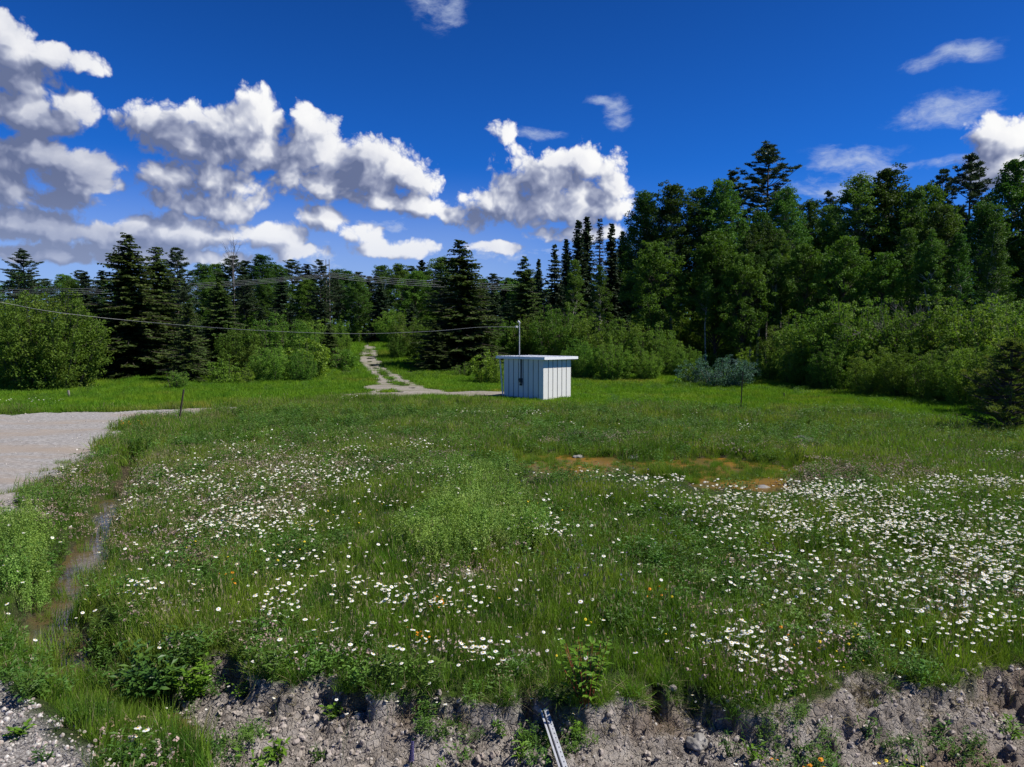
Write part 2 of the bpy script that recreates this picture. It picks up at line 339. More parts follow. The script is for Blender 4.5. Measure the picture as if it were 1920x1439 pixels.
class MB:                                   # gathers polygons of any size
    def __init__(s): s.v = []; s.f = []; s.m = []
    def add(s, verts, faces, mi=0):
        b = len(s.v); s.v += [tuple(v) for v in verts]
        for f in faces: s.f.append([b + i for i in f]); s.m.append(mi)
    def box(s, c, d, rot=None, mi=0):
        x, y, z = d[0] / 2, d[1] / 2, d[2] / 2
        vs_ = [Vector(p) for p in ((-x,-y,-z),(x,-y,-z),(x,y,-z),(-x,y,-z),(-x,-y,z),(x,-y,z),(x,y,z),(-x,y,z))]
        if rot is not None: vs_ = [rot @ v for v in vs_]
        s.add([v + Vector(c) for v in vs_], [(0,3,2,1),(4,5,6,7),(0,1,5,4),(1,2,6,5),(2,3,7,6),(3,0,4,7)], mi)
    def tube(s, pts, rads, n=6, mi=0, cap=True):
        pts = [Vector(p) for p in pts]; b = len(s.v)
        for i, p in enumerate(pts):
            d = (pts[min(i + 1, len(pts) - 1)] - pts[max(i - 1, 0)]); d = d.normalized() if d.length > 1e-6 else Vector((0, 0, 1))
            up = Vector((0, 0, 1)) if abs(d.z) < 0.9 else Vector((1, 0, 0))
            a = d.cross(up).normalized(); c = d.cross(a)
            r = rads[i] if hasattr(rads, '__len__') else rads
            for k in range(n):
                an = 2 * math.pi * k / n; s.v.append(tuple(p + a * math.cos(an) * r + c * math.sin(an) * r))
        for i in range(len(pts) - 1):
            for k in range(n):
                s.f.append([b + i * n + k, b + i * n + (k + 1) % n, b + (i + 1) * n + (k + 1) % n, b + (i + 1) * n + k]); s.m.append(mi)
        if cap:
            s.f.append([b + k for k in range(n)][::-1]); s.m.append(mi)
            s.f.append([b + (len(pts) - 1) * n + k for k in range(n)]); s.m.append(mi)
    def mesh(s, name, mats, smooth=False):
        me = bpy.data.meshes.new(name); me.from_pydata(s.v, [], s.f)
        for m in mats: me.materials.append(MATS[m])
        me.polygons.foreach_set('material_index', s.m)
        me.polygons.foreach_set('use_smooth', [smooth] * len(s.f)); me.update(); return me
def leaves(cen, nrm, tang, L, Wd, fold=0.0):
    """diamond shaped leaf quads: centre, normal, direction, length and width"""
    cen = np.asarray(cen); t_ = tang / np.maximum(np.linalg.norm(tang, axis=1, keepdims=True), 1e-6)
    b_ = np.cross(nrm, t_); b_ /= np.maximum(np.linalg.norm(b_, axis=1, keepdims=True), 1e-6)
    n_ = np.cross(t_, b_)
    L = np.reshape(L, (-1, 1)) * np.ones((len(cen), 1)); Wd = np.reshape(Wd, (-1, 1)) * np.ones((len(cen), 1))
    p0 = cen - t_ * L / 2; p2 = cen + t_ * L / 2 - n_ * fold * L; p1 = cen + b_ * Wd / 2; p3 = cen - b_ * Wd / 2
    V = np.stack([p0, p1, p2, p3], 1).reshape(-1, 3)
    return V, np.arange(len(V)).reshape(-1, 4)
def rdir(n, g):
    v = g.normal(size=(n, 3)); return v / np.linalg.norm(v, axis=1, keepdims=True)
def cat_q(lst):
    V = []; Q = []; b = 0
    for v, f in lst: V.append(v); Q.append(f + b); b += len(v)
    return np.concatenate(V), np.concatenate(Q)

# ------------------------------------------------------------------ ground sheet
def axis(a, b, d0, c0, c1, g=1.022):
    lo = [c0]; d = d0
    while lo[-1] > a: d = min(d * g, 40); lo.append(lo[-1] - d)
    hi = [c1]; d = d0
    while hi[-1] < b: d = min(d * g, 40); hi.append(hi[-1] + d)
    return np.array(lo[::-1][:-1] + list(np.arange(c0, c1, d0)) + hi)
gx = axis(-700, 700, 0.022, -5.6, 5.6, 1.018); gy = axis(-120, 1100, 0.016, 4.4, 7.2, 1.014)
X, Y = np.meshgrid(gx, gy)
Z = height(X, Y)
nx, ny = len(gx), len(gy)
idx = np.arange(nx * ny).reshape(ny, nx)
Q = np.stack([idx[:-1, :-1], idx[:-1, 1:], idx[1:, 1:], idx[1:, :-1]], -1).reshape(-1, 4)
gm = bpy.data.materials.new('ground_soil'); gm.use_nodes = True; MATS['ground_soil'] = gm
gme = mesh_arrays('ground', np.stack([X, Y, Z], -1).reshape(-1, 3), Q, ['ground_soil'], True)
for nm, arr in (('dirt', sst(dirt_f(X, Y), -0.06, 0.06)), ('gravel', sst(grav_f(X, Y), -0.1, 0.1)),
                ('wet', np.maximum(sst(pond_f(X, Y), -0.6, 0.0), np.exp(-(ditch_d(X, Y) / 0.35) ** 4)))):
    a = gme.attributes.new(nm, 'FLOAT', 'POINT'); a.data.foreach_set('value', arr.ravel().astype(np.float32))
q = NT(gm.node_tree); q.n.clear()
pos = q.new('ShaderNodeNewGeometry').outputs['Position']
def att(n): a = q.new('ShaderNodeAttribute'); a.attribute_name = n; return a.outputs['Fac']
soil = q.ramp(q.noise(pos, 3, 6, 0.65), [(0.3, (0.030, 0.034, 0.014)), (0.55, (0.050, 0.052, 0.022)), (0.75, (0.10, 0.085, 0.05))])
green = q.ramp(q.noise(pos, 0.8, 6, 0.7), [(0.35, (0.035, 0.065, 0.014)), (0.6, (0.055, 0.10, 0.016)), (0.75, (0.09, 0.12, 0.03))])
soil = q.mix(0.6, soil, green)
dcol = q.ramp(q.noise(pos, 4, 8, 0.7), [(0.28, (0.13, 0.105, 0.085)), (0.45, (0.27, 0.235, 0.205)), (0.6, (0.38, 0.34, 0.305)), (0.75, (0.50, 0.46, 0.425))])
dcol = q.mix(q.mr(q.noise(pos, 0.9, 3), 0.5, 0.7), dcol, (0.21, 0.155, 0.115, 1))
gvc = q.ramp(q.noise(pos, 45, 4, 0.6), [(0.35, (0.20, 0.18, 0.165)), (0.5, (0.33, 0.30, 0.28)), (0.65, (0.46, 0.44, 0.42))])
wetc = q.ramp(q.noise(pos, 2.2, 5, 0.6), [(0.3, (0.05, 0.04, 0.025)), (0.6, (0.09, 0.07, 0.042)), (0.75, (0.18, 0.145, 0.11))])
c = q.mix(att('wet'), soil, wetc); c = q.mix(att('dirt'), c, dcol); c = q.mix(att('gravel'), c, gvc)
b = q.new('ShaderNodeBsdfPrincipled'); q.put(b.inputs['Base Color'], c); b.inputs['Roughness'].default_value = 0.95; b.inputs['Specular IOR Level'].default_value = 0.15
bn = q.new('ShaderNodeBump'); bn.inputs['Strength'].default_value = 1.0; bn.inputs['Distance'].default_value = 0.045
vo = q.new('ShaderNodeTexVoronoi', feature='DISTANCE_TO_EDGE'); q.put(vo.inputs['Vector'], q.vec('ADD', pos, q.vec('MULTIPLY', q.noise(pos, 9, 3, 0.6, out=1), (0.12, 0.12, 0.12)))); vo.inputs['Scale'].default_value = 15
q.put(bn.inputs['Height'], q.math('ADD', q.noise(pos, 28, 8, 0.75), q.math('MULTIPLY', q.mr(vo.outputs['Distance'], 0.0, 0.12), 0.55))); q.l.new(bn.outputs[0], b.inputs['Normal'])
o = q.new('ShaderNodeOutputMaterial'); q.l.new(b.outputs[0], o.inputs[0])
tag(link('ground', gme), kind='structure')
del X, Y, Z, Q

# ------------------------------------------------------------------ gravel road, track, water
def sheet(name, x0, x1, y0, y1, r, f, matn, lift=0.012, flat=None, smooth=True):
    xs = np.arange(x0, x1, r); ys = np.arange(y0, y1, r); A, B = np.meshgrid(xs, ys)
    m = f(A, B); zz = height(A, B) + lift if flat is None else np.full(A.shape, flat)
    id_ = np.arange(A.size).reshape(A.shape)
    q_ = np.stack([id_[:-1, :-1], id_[:-1, 1:], id_[1:, 1:], id_[1:, :-1]], -1).reshape(-1, 4)
    keep = (m.ravel()[q_] > 0).sum(1) >= 3; q_ = q_[keep]
    used, inv = np.unique(q_.ravel(), return_inverse=True)
    V = np.stack([A.ravel(), B.ravel(), zz.ravel()], -1)[used]
    return tag(link(name, mesh_arrays(name, V, inv.reshape(-1, 4), [matn], smooth)), kind='structure')
def soilmat(name, ramp, big, sc=6, rough=0.95, spec=0.1, bump=0.5):
    m = bpy.data.materials.new(name); m.use_nodes = True; q = NT(m.node_tree); q.n.clear()
    pos = q.new('ShaderNodeNewGeometry').outputs['Position']
    c = q.ramp(q.noise(pos, sc, 8, 0.75), ramp)
    c = q.mix(q.mr(q.noise(q.vec('MULTIPLY', pos, (0.35, 1.0, 1)), 0.6, 4, 0.6), 0.42, 0.68), c, (*big, 1))
    b = q.new('ShaderNodeBsdfPrincipled'); q.put(b.inputs['Base Color'], c); b.inputs['Roughness'].default_value = rough; b.inputs['Specular IOR Level'].default_value = spec
    bn = q.new('ShaderNodeBump'); bn.inputs['Strength'].default_value = bump; bn.inputs['Distance'].default_value = 0.02
    q.put(bn.inputs['Height'], q.noise(pos, sc * 4, 6, 0.7)); q.l.new(bn.outputs[0], b.inputs['Normal'])
    o = q.new('ShaderNodeOutputMaterial'); q.l.new(b.outputs[0], o.inputs[0]); MATS[name] = m
soilmat('gravel_road', [(0.32, (0.13, 0.12, 0.11)), (0.5, (0.26, 0.245, 0.235)), (0.68, (0.40, 0.385, 0.37))], (0.27, 0.225, 0.185), sc=9, bump=0.8)
soilmat('track_soil', [(0.3, (0.12, 0.105, 0.08)), (0.5, (0.24, 0.215, 0.185)), (0.7, (0.36, 0.33, 0.30))], (0.15, 0.15, 0.085))
sheet('gravel_road', -60, -4, 9, 36, 0.12, road_f, 'gravel_road', 0.02)
sheet('dirt_track', -22, 2, 33, 130, 0.2, track_f, 'track_soil', 0.025)
def watermat(name, c1, c2, rough, spec, sc):
    m = bpy.data.materials.new(name); m.use_nodes = True; q = NT(m.node_tree); q.n.clear()
    pos = q.new('ShaderNodeNewGeometry').outputs['Position']
    c = q.mix(q.mr(q.noise(pos, sc, 5, 0.6), 0.35, 0.65), (*c1, 1), (*c2, 1))
    b = q.new('ShaderNodeBsdfPrincipled'); q.put(b.inputs['Base Color'], c); b.inputs['Roughness'].default_value = rough; b.inputs['Specular IOR Level'].default_value = spec
    bn = q.new('ShaderNodeBump'); bn.inputs['Strength'].default_value = 0.15; bn.inputs['Distance'].default_value = 0.02
    q.put(bn.inputs['Height'], q.noise(pos, 6, 3, 0.5)); q.l.new(bn.outputs[0], b.inputs['Normal'])
    o = q.new('ShaderNodeOutputMaterial'); q.l.new(b.outputs[0], o.inputs[0]); MATS[name] = m
watermat('pond_water', (0.20, 0.105, 0.016), (0.08, 0.065, 0.02), 0.3, 0.15, 0.9)
watermat('ditch_water', (0.10, 0.065, 0.030), (0.045, 0.038, 0.028), 0.06, 0.5, 2.0)
sheet('pond_water', -2, 11, 12, 20, 0.15, lambda x, y: pond_f(x, y) + 0.5, 'pond_water', flat=-0.085)
sheet('ditch_water', -9, -2.5, 5.8, 15, 0.1, lambda x, y: 0.42 - ditch_d(x, y), 'ditch_water', flat=-0.345)

# ------------------------------------------------------------------ scattering as one object (uncountable cover)
def blade_clump(name, n, hmin, hmax, rad, wid, seed, mats, seg=3, lean=0.5, heads=0.0):
    g = np.random.default_rng(seed)
    a = g.random(n) * 6.283; r = rad * np.sqrt(g.random(n)); base = np.stack([r * np.cos(a), r * np.sin(a), np.full(n, -0.03)], 1)
    h = g.uniform(hmin, hmax, n); da = g.random(n) * 6.283; ln = g.uniform(0.1, 1, n) ** 1.3 * lean * h
    dr = np.stack([np.cos(da), np.sin(da)], 1); sa = g.random(n) * 6.283; sd_ = np.stack([np.cos(sa), np.sin(sa), np.zeros(n)], 1)
    rows = []
    for i in range(seg + 1):
        u = i / seg
        p = base.copy(); p[:, :2] += dr * (ln * u ** 1.8)[:, None]; p[:, 2] += h * u * (1 - 0.22 * u * ln / h)
        w = (wid * (1 - u) ** 0.6 * (0.55 + 0.45 * min(1, u * 4)) * g.uniform(0.7, 1.3, n))[:, None] if i < seg else np.full((n, 1), wid * 0.08)
        rows += [p - sd_ * w / 2, p + sd_ * w / 2]
    V = np.stack(rows, 1); k = 2 * (seg + 1)
    Fq = [];
    for i in range(seg): Fq.append(np.stack([np.arange(n) * k + 2 * i, np.arange(n) * k + 2 * i + 1, np.arange(n) * k + 2 * i + 3, np.arange(n) * k + 2 * i + 2], 1))
    Fq = np.concatenate(Fq); mi = np.where(g.random(n) < 0.06, 1, 0); mi = np.concatenate([mi] * seg)
    V = V.reshape(-1, 3)
    if heads > 0:
        m = g.random(n) < heads; tip = V.reshape(n, k, 3)[m][:, -1]
        v2, f2 = leaves(tip, rdir(len(tip), g), np.tile([[0.1, 0.1, 1.0]], (len(tip), 1)), 0.05, 0.011)
        Fq = np.concatenate([Fq, f2 + len(V)]); V = np.concatenate([V, v2]); mi = np.concatenate([mi, np.ones(len(f2), int)])
    return mesh_arrays(name, V, Fq, mats, False, mi)
def leaf_clump(name, nst, h, rad, L, Wd, seed, matn, per=9, up=0.5):
    g = np.random.default_rng(seed); cen = []; tan = []; nor = []; mb = []
    for i in range(nst):
        a = g.random() * 6.283; r = rad * math.sqrt(g.random()); hh = h * g.uniform(0.5, 1)
        b0 = np.array([r * math.cos(a), r * math.sin(a), -0.02]); tp = b0 + np.array([g.normal() * 0.25 * hh, g.normal() * 0.25 * hh, hh])
        for j in range(per):
            u = g.uniform(0.25, 1); p = b0 + (tp - b0) * u; an = g.random() * 6.283
            d = np.array([math.cos(an), math.sin(an), g.uniform(-0.3, 0.8)]); cen.append(p + d * L * 0.6); tan.append(d); nor.append([g.normal() * 0.4, g.normal() * 0.4, 1])
        mb.append((b0, tp))
    v, f = leaves(np.array(cen), np.array(nor), np.array(tan), g.uniform(0.7, 1.3, len(cen)) * L, g.uniform(0.7, 1.3, len(cen)) * Wd, 0.15)
    B0 = np.array([m[0] for m in mb]); T0 = np.array([m[1] for m in mb])
    v2, f2 = leaves((B0 + T0) / 2, rdir(len(B0), g), T0 - B0, np.linalg.norm(T0 - B0, axis=1), 0.006)
    V, Q = cat_q([(v, f), (v2, f2)])
    return mesh_arrays(name, V, Q, [matn])
def dot_clump(name, nst, h, rad, dots, size, seed, matstem, matdot, spread=0.03, lo=0.9):
    g = np.random.default_rng(seed); a = g.random(nst) * 6.283; r = rad * np.sqrt(g.random(nst))
    b0 = np.stack([r * np.cos(a), r * np.sin(a), np.full(nst, -0.02)], 1); hh = h * g.uniform(0.65, 1, nst)
    tp = b0 + np.stack([g.normal(size=nst) * 0.15 * hh, g.normal(size=nst) * 0.15 * hh, hh], 1)
    v2, f2 = leaves((b0 + tp) / 2, rdir(nst, g), tp - b0, np.linalg.norm(tp - b0, axis=1), 0.005)
    u = g.uniform(lo, 1.0, (nst, dots, 1)); c = (b0[:, None] + (tp - b0)[:, None] * u + g.normal(size=(nst, dots, 3)) * spread).reshape(-1, 3)
    n = len(c); v1, f1 = leaves(c, rdir(n, g), rdir(n, g), size * g.uniform(0.7, 1.3, n), size * 0.8)
    V, Q = cat_q([(v2, f2), (v1, f1)])
    return mesh_arrays(name, V, Q, [matstem, matdot], False, np.r_[np.zeros(len(f2), int), np.ones(len(f1), int)])
def flower_geo(g, petals=16, r=0.026, cr=0.008):
    """petal ring (slim petals) and a domed centre"""
    V = []; Fq = []; mi = []
    for k in range(petals):
        a = 2 * math.pi * k / petals + g.normal() * 0.05; d = np.array([math.cos(a), math.sin(a)]); n = np.array([-d[1], d[0]])
        rr = r * g.uniform(0.88, 1.06); w = r * 0.21; z1 = g.normal() * 0.001
        b = len(V)
        V += [(*(d * cr * 0.7 - n * w * 0.4), 0), (*(d * cr * 0.7 + n * w * 0.4), 0), (*(d * rr * 0.92 + n * w), z1 - 0.002), (*(d * rr * 0.92 - n * w), z1 - 0.002)]
        Fq.append((b, b + 1, b + 2, b + 3)); mi.append(0)
    b = len(V)
    for ring, (q_, z) in enumerate(((1, 0.001), (0.6, 0.004))):
        for k in range(8): a = math.pi * k / 4; V.append((cr * q_ * math.cos(a), cr * q_ * math.sin(a), z))
    for k in range(8): Fq.append((b + k, b + (k + 1) % 8, b + 8 + (k + 1) % 8, b + 8 + k)); mi.append(1)
    Fq += [(b + 8, b + 9, b + 10, b + 11), (b + 8, b + 11, b + 12, b + 15), (b + 12, b + 13, b + 14, b + 15)]; mi += [1, 1, 1]
    return np.array(V, float), np.array(Fq), np.array(mi)
def flower_mesh(name, h, seed, mats, petals=16, r=0.024, tilt=0.2, cr=0.008):
    g = np.random.default_rng(seed); V, Fq, mi = flower_geo(g, petals, r, cr)
    rot = np.array(Euler((g.normal() * tilt - 0.12, g.normal() * tilt + 0.25, g.random() * 6)).to_matrix())
    tip = np.array([g.normal() * 0.03, g.normal() * 0.03, h]); V = V @ rot.T + tip
    st, sf = leaves(np.array([tip / 2, tip / 2]), np.array([[1., 0, 0], [0, 1., 0]]), np.array([tip, tip]), h, 0.004)
    return mesh_arrays(name, *[np.concatenate(x) for x in ((V, st), (Fq, sf + len(V)))], mats, False, np.r_[mi, [2, 2]])

protos = bpy.data.collections.new('cover_prototypes')    # never linked to the scene; only scattered
def proto_set(name, meshes):
    c = bpy.data.collections.new(name)
    for i, m in enumerate(meshes):
        ob = bpy.data.objects.new('%s_%02d' % (name, i), m); c.objects.link(ob)
    return c
def scatter(name, coll, nvar, P3, scale, label=None, seed=1, tilt=0.12, cat=None):
    g = np.random.default_rng(seed); n = len(P3)
    me = bpy.data.meshes.new(name); me.vertices.add(n); me.vertices.foreach_set('co', np.ascontiguousarray(P3, np.float32).ravel())
    rot = np.stack([g.normal(size=n) * tilt, g.normal(size=n) * tilt, g.random(n) * 6.283], 1).astype(np.float32)
    sc = np.asarray(scale, np.float32); sc = np.repeat(sc[:, None], 3, 1) if sc.ndim == 1 else sc
    me.attributes.new('rot', 'FLOAT_VECTOR', 'POINT').data.foreach_set('vector', rot.ravel())
    me.attributes.new('scl', 'FLOAT_VECTOR', 'POINT').data.foreach_set('vector', np.ascontiguousarray(sc).ravel())
    me.attributes.new('idx', 'INT', 'POINT').data.foreach_set('value', g.integers(0, nvar, n).astype(np.int32))
    o = link(name, me); tree = bpy.data.node_groups.new(name + '_nodes', 'GeometryNodeTree')
    tree.interface.new_socket('Geometry', in_out='INPUT', socket_type='NodeSocketGeometry')
    tree.interface.new_socket('Geometry', in_out='OUTPUT', socket_type='NodeSocketGeometry')
    N = tree.nodes; gi = N.new('NodeGroupInput'); go = N.new('NodeGroupOutput')
    ci = N.new('GeometryNodeCollectionInfo'); ci.inputs['Collection'].default_value = coll; ci.inputs['Separate Children'].default_value = True; ci.inputs['Reset Children'].default_value = True
    ip = N.new('GeometryNodeInstanceOnPoints'); ip.inputs['Pick Instance'].default_value = True
    def na(nm, ty): a = N.new('GeometryNodeInputNamedAttribute'); a.data_type = ty; a.inputs['Name'].default_value = nm; return a.outputs['Attribute']
    m2p = N.new('GeometryNodeMeshToPoints')
    L = tree.links; L.new(gi.outputs[0], m2p.inputs['Mesh']); L.new(m2p.outputs[0], ip.inputs['Points']); L.new(ci.outputs[0], ip.inputs['Instance'])
    L.new(na('idx', 'INT'), ip.inputs['Instance Index']); L.new(na('rot', 'FLOAT_VECTOR'), ip.inputs['Rotation']); L.new(na('scl', 'FLOAT_VECTOR'), ip.inputs['Scale'])
    L.new(ip.outputs[0], go.inputs[0])
    md = o.modifiers.new('scatter', 'NODES'); md.node_group = tree
    tag(o, label, cat, kind='stuff'); return o
def wedge(n, y0, y1, g, half=0.80, pad=1.5):
    """uniform points in the strip of land between distances y0 and y1"""
    y = np.sqrt(g.uniform(y0 ** 2, y1 ** 2, n)); x = g.uniform(-1, 1, n) * (half * y + pad); return x, y
def on_grass(x, y):
    ok = (road_f(x, y) < -0.12) & (track_f(x, y) < -0.1) & (pond_f(x, y) < 0.05) & (dirt_f(x, y) < -0.02) & (grav_f(x, y) < -0.05)
    dd = ditch_d(x, y); return ok & ((dd > 0.10 + 0.26 * fbm(x, y, 1.2, 2, 90)) | ((y < 6.4)))
SH = (1.25, 35.6)
LAWN = poly_px([(495,755),(560,742),(640,735),(690,744),(940,748),(1100,757),(1250,752),(1400,756),(1560,752),(1700,772),(1860,822),(1800,800),(1890,790),(2100,760),(1700,700),(1300,690),(700,640),(640,640),(600,700),(400,725),(0,745),(-400,750),(-400,790),(0,778),(330,766)])
LAWN = poly_px([(400,764),(560,752),(690,748),(940,762),(1100,768),(1400,772),(1560,768),(1720,788),(1900,820),(2200,780),(2000,690),(1300,660),(700,640),(660,640),(600,690),(400,712),(0,730),(-600,740),(-600,778),(0,776),(200,771)])
def lawn_f(x, y): return sdf(x, y, LAWN) / (0.3 + y * 0.03) + (fbm(x, y, 0.5, 3, 71) - 0.5) * 1.2
BG = ['grass_blade', 'straw']
near_cl = proto_set('near_clump', [blade_clump('grass', 70, 0.14, 0.36, 0.13, 0.006, 100 + i, BG, 3, 0.6, 0.12) for i in range(5)])
mid_cl = proto_set('mid_clump', [blade_clump('grass', 70, 0.14, 0.34, 0.24, 0.013, 120 + i, ['meadow_blade', 'straw'], 2, 0.6, 0.1) for i in range(5)])
lawn_cl = proto_set('lawn_clump', [blade_clump('grass', 80, 0.09, 0.20, 0.34, 0.020, 140 + i, ['lawn_blade', 'lawn_blade'], 2, 0.7) for i in range(4)])
weed_cl = proto_set('weed_clump', [leaf_clump('weed', 9, 0.26, 0.12, 0.036, 0.018, 160 + i, 'weed_leaf', 12) for i in range(4)] + [leaf_clump('weed', 7, 0.30, 0.10, 0.055, 0.014, 170 + i, 'weed_leaf', 14) for i in range(3)])
clov_cl = proto_set('clover_clump', [dot_clump('clover', 14, 0.26, 0.22, 6, 0.020, 180 + i, 'weed_leaf', 'clover_pink', 0.009, 0.97) for i in range(3)] + [dot_clump('clover', 16, 0.28, 0.22, 5, 0.016, 185 + i, 'weed_leaf', 'seed_brown', 0.01, 0.9) for i in range(2)])
bed_cl = proto_set('bedstraw_clump', [dot_clump('bedstraw', 18, 0.58, 0.20, 50, 0.021, 190 + i, 'bedstraw', 'bedstraw', 0.015, 0.35) for i in range(3)])
def put(x, y): return np.stack([x, y, height(x, y)], 1)
def pondlow(x, y): return (1 - 0.76 * sst(pond_f(x, y + 1.2), -1.6, -0.3)) * (1 - 0.35 * np.exp(-(ditch_d(x, y) / 0.6) ** 2)) * (1 - 0.2 * np.exp(-(ditch_d(x + 0.25, y + 0.9) / 0.6) ** 2))
g = np.random.default_rng(11)
pts = []; scs = []
for (y0, y1, den) in ((4.3, 8, 62), (8, 12.5, 46)):
    n = int(den * (y1 - y0) * (0.80 * (y0 + y1) + 3)); x, y = wedge(n, y0, y1, g); k = on_grass(x, y)
    k &= g.random(n) < 0.55 + 0.5 * fbm(x, y, 0.9, 3, 77)
    x, y = x[k], y[k]; pts.append(put(x, y)); s = (0.25 + 1.5 * fbm(x, y, 0.9, 3, 78)) * g.uniform(0.8, 1.2, len(x))
    s *= (1 - 0.5 * sst(dirt_f(x, y), -0.4, 0.0)) * (1 - 0.5 * sst(road_f(x, y), -1.2, 0)) * pondlow(x, y); scs.append(s)
scatter('grass_near', near_cl, 5, np.concatenate(pts), np.concatenate(scs), seed=2)
pts = []; scs = []
for (y0, y1, den) in ((12.3, 19, 22), (19, 30, 13), (30, 42, 8)):
    n = int(den * (y1 - y0) * (0.80 * (y0 + y1) + 3)); x, y = wedge(n, y0, y1, g, 0.85); k = on_grass(x, y) & (lawn_f(x, y) < 0.15)
    x, y = x[k], y[k]; pts.append(put(x, y)); scs.append((0.2 + 1.4 * fbm(x, y, 0.6, 3, 78)) * g.uniform(0.8, 1.2, len(x)) * (1 + 0.01 * y) * pondlow(x, y))
scatter('grass_meadow', mid_cl, 5, np.concatenate(pts), np.concatenate(scs), seed=3)
pts = []; scs = []
for (y0, y1, den) in ((22, 34, 15), (34, 50, 10), (50, 80, 4), (80, 130, 1.2)):
    n = int(den * (y1 - y0) * (0.85 * (y0 + y1) + 3)); x, y = wedge(n, y0, y1, g, 0.85); k = on_grass(x, y) & (lawn_f(x, y) > -0.15)
    k &= sdf(x, y, np.array([(-0.46, 36.0), (1.51, 33.92), (2.97, 35.1), (1.03, 37.15)])) < 0
    x, y = x[k], y[k]; pts.append(put(x, y)); tall = np.where(x < -9, 1.7, 1.0) * np.where(x > 10, 1.35, 1.0)
    fs = 0.5 + 0.8 * fbm(x, y, 0.35, 3, 79); s = np.stack([np.ones(len(x)), np.ones(len(x)), tall * fs], 1) * (1 + 0.012 * (y - 25)).clip(0.9, 2)[:, None]
    nt = np.clip(seg_dist(x, y, FAINT) / 0.9, 0.25, 1); s[:, 2] *= nt; scs.append(s)
scatter('grass_lawn', lawn_cl, 4, np.concatenate(pts), np.concatenate(scs), seed=4)
pts = []; scs = []
for (y0, y1, den) in ((4.6, 8, 46), (8, 13, 30), (13, 28, 9)):
    n = int(den * (y1 - y0) * (0.80 * (y0 + y1) + 3)); x, y = wedge(n, y0, y1, g); k = on_grass(x, y) & (lawn_f(x, y) < 0)
    k &= g.random(n) < sst(fbm(x, y, 0.6, 3, 81), 0.30, 0.58)
    x, y = x[k], y[k]; pts.append(put(x, y)); scs.append(g.uniform(0.7, 1.3, len(x)) * (1 + 0.03 * (y - 6).clip(0)))
scatter('weed_foliage', weed_cl, 7, np.concatenate(pts), np.concatenate(scs), seed=5)
pts = []; scs = []
n = 5200; x, y = wedge(n, 20, 62, g, 0.85); k = on_grass(x, y) & (lawn_f(x, y) > -0.3) & (g.random(n) < sst(fbm(x, y, 0.22, 3, 83), 0.45, 0.6)) & (seg_dist(x, y, FAINT) > 2.5)
x, y = x[k], y[k]
scatter('lawn_weeds', weed_cl, 7, put(x, y), g.uniform(0.8, 1.7, len(x)), seed=25)
n = 2600; x, y = wedge(n, 5, 26, g); k = on_grass(x, y) & (pond_f(x, y + 1) < -1.2) & (lawn_f(x, y) < 0); x, y = x[k], y[k]
stalk = proto_set('stalk_clump', [dot_clump('stalks', 5, 0.62, 0.12, 9, 0.013, 700 + i, 'weed_leaf', ('straw', 'bedstraw')[i % 2], 0.010, 0.8) for i in range(4)])
scatter('flowering_stalk_weeds', stalk, 4, put(x, y), g.uniform(0.6, 1.1, len(x)), seed=28)
def px_patch(lst, zz, g):
    U = []; V_ = []
    for cx, cy, rx, ry, n in lst:
        n = int(n); r = np.sqrt(g.random(n)) ** 1.15; a = g.random(n) * 6.283
        U.append(cx + rx * 1.15 * r * np.cos(a)); V_.append(cy + ry * 1.15 * r * np.sin(a))
    return gnd(np.concatenate(U), np.concatenate(V_), zz)
# pinkish clover and brown seed heads, thickest by the pond and on the left rise
x, y = px_patch([(1600,880,190,25,260),(1780,860,150,18,110),(1400,835,120,10,50),(1100,820,180,10,90),(870,800,120,18,90),(420,910,170,70,420),(650,850,200,40,300),(340,1000,120,60,90),(200,880,140,30,160),(130,940,120,40,130),(880,1070,90,40,26),(1750,1080,170,80,90),(1500,1120,200,80,60),(450,1200,250,60,30),(1600,1260,300,40,40),(250,1380,160,50,14),(950,1230,500,80,24)], 0.15, g)
k = on_grass(x, y); x, y = x[k], y[k]
scatter('clover_weeds', clov_cl, 5, put(x, y), g.uniform(0.7, 1.25, len(x)), seed=6)
x, y = px_patch([(885,950,75,60,34),(835,1025,65,50,34),(940,1010,60,40,20),(40,1000,60,60,26),(860,900,110,25,20),(60,1090,40,50,10)], 0.15, g)
k = on_grass(x, y); x, y = x[k], y[k]
scatter('bedstraw_weeds', bed_cl, 3, put(x, y), g.uniform(0.7, 1.1, len(x)), seed=7)
# pond and ditch sedges
sedge = proto_set('sedge_clump', [blade_clump('sedge', 110, 0.15, 0.38, 0.14, 0.008, 210 + i, BG, 3, 0.5) for i in range(3)])
x, y = px_patch([(1000,856,60,10,36),(1060,856,60,12,30),(1210,872,50,18,70),(1350,840,70,8,40),(1430,858,60,14,50),(1380,880,100,20,130),(1300,900,90,8,60),(1420,895,80,8,50),(1020,872,60,8,40),(980,862,30,12,24),(1100,880,40,8,14),(1500,890,50,20,25),(110,1120,50,50,10),(200,940,20,60,6),(170,1030,25,60,5),(80,1210,60,40,12),(170,1290,70,60,80),(250,1370,90,50,60),(330,1420,60,30,30)], -0.1, g)
k = grav_f(x, y) < 0; x, y = x[k], y[k]
scatter('sedge_tufts_cover', sedge, 3, put(x, y), g.uniform(0.6, 1.2, len(x)) * np.where(pond_f(x, y) > -0.3, 0.6, 1), seed=8)

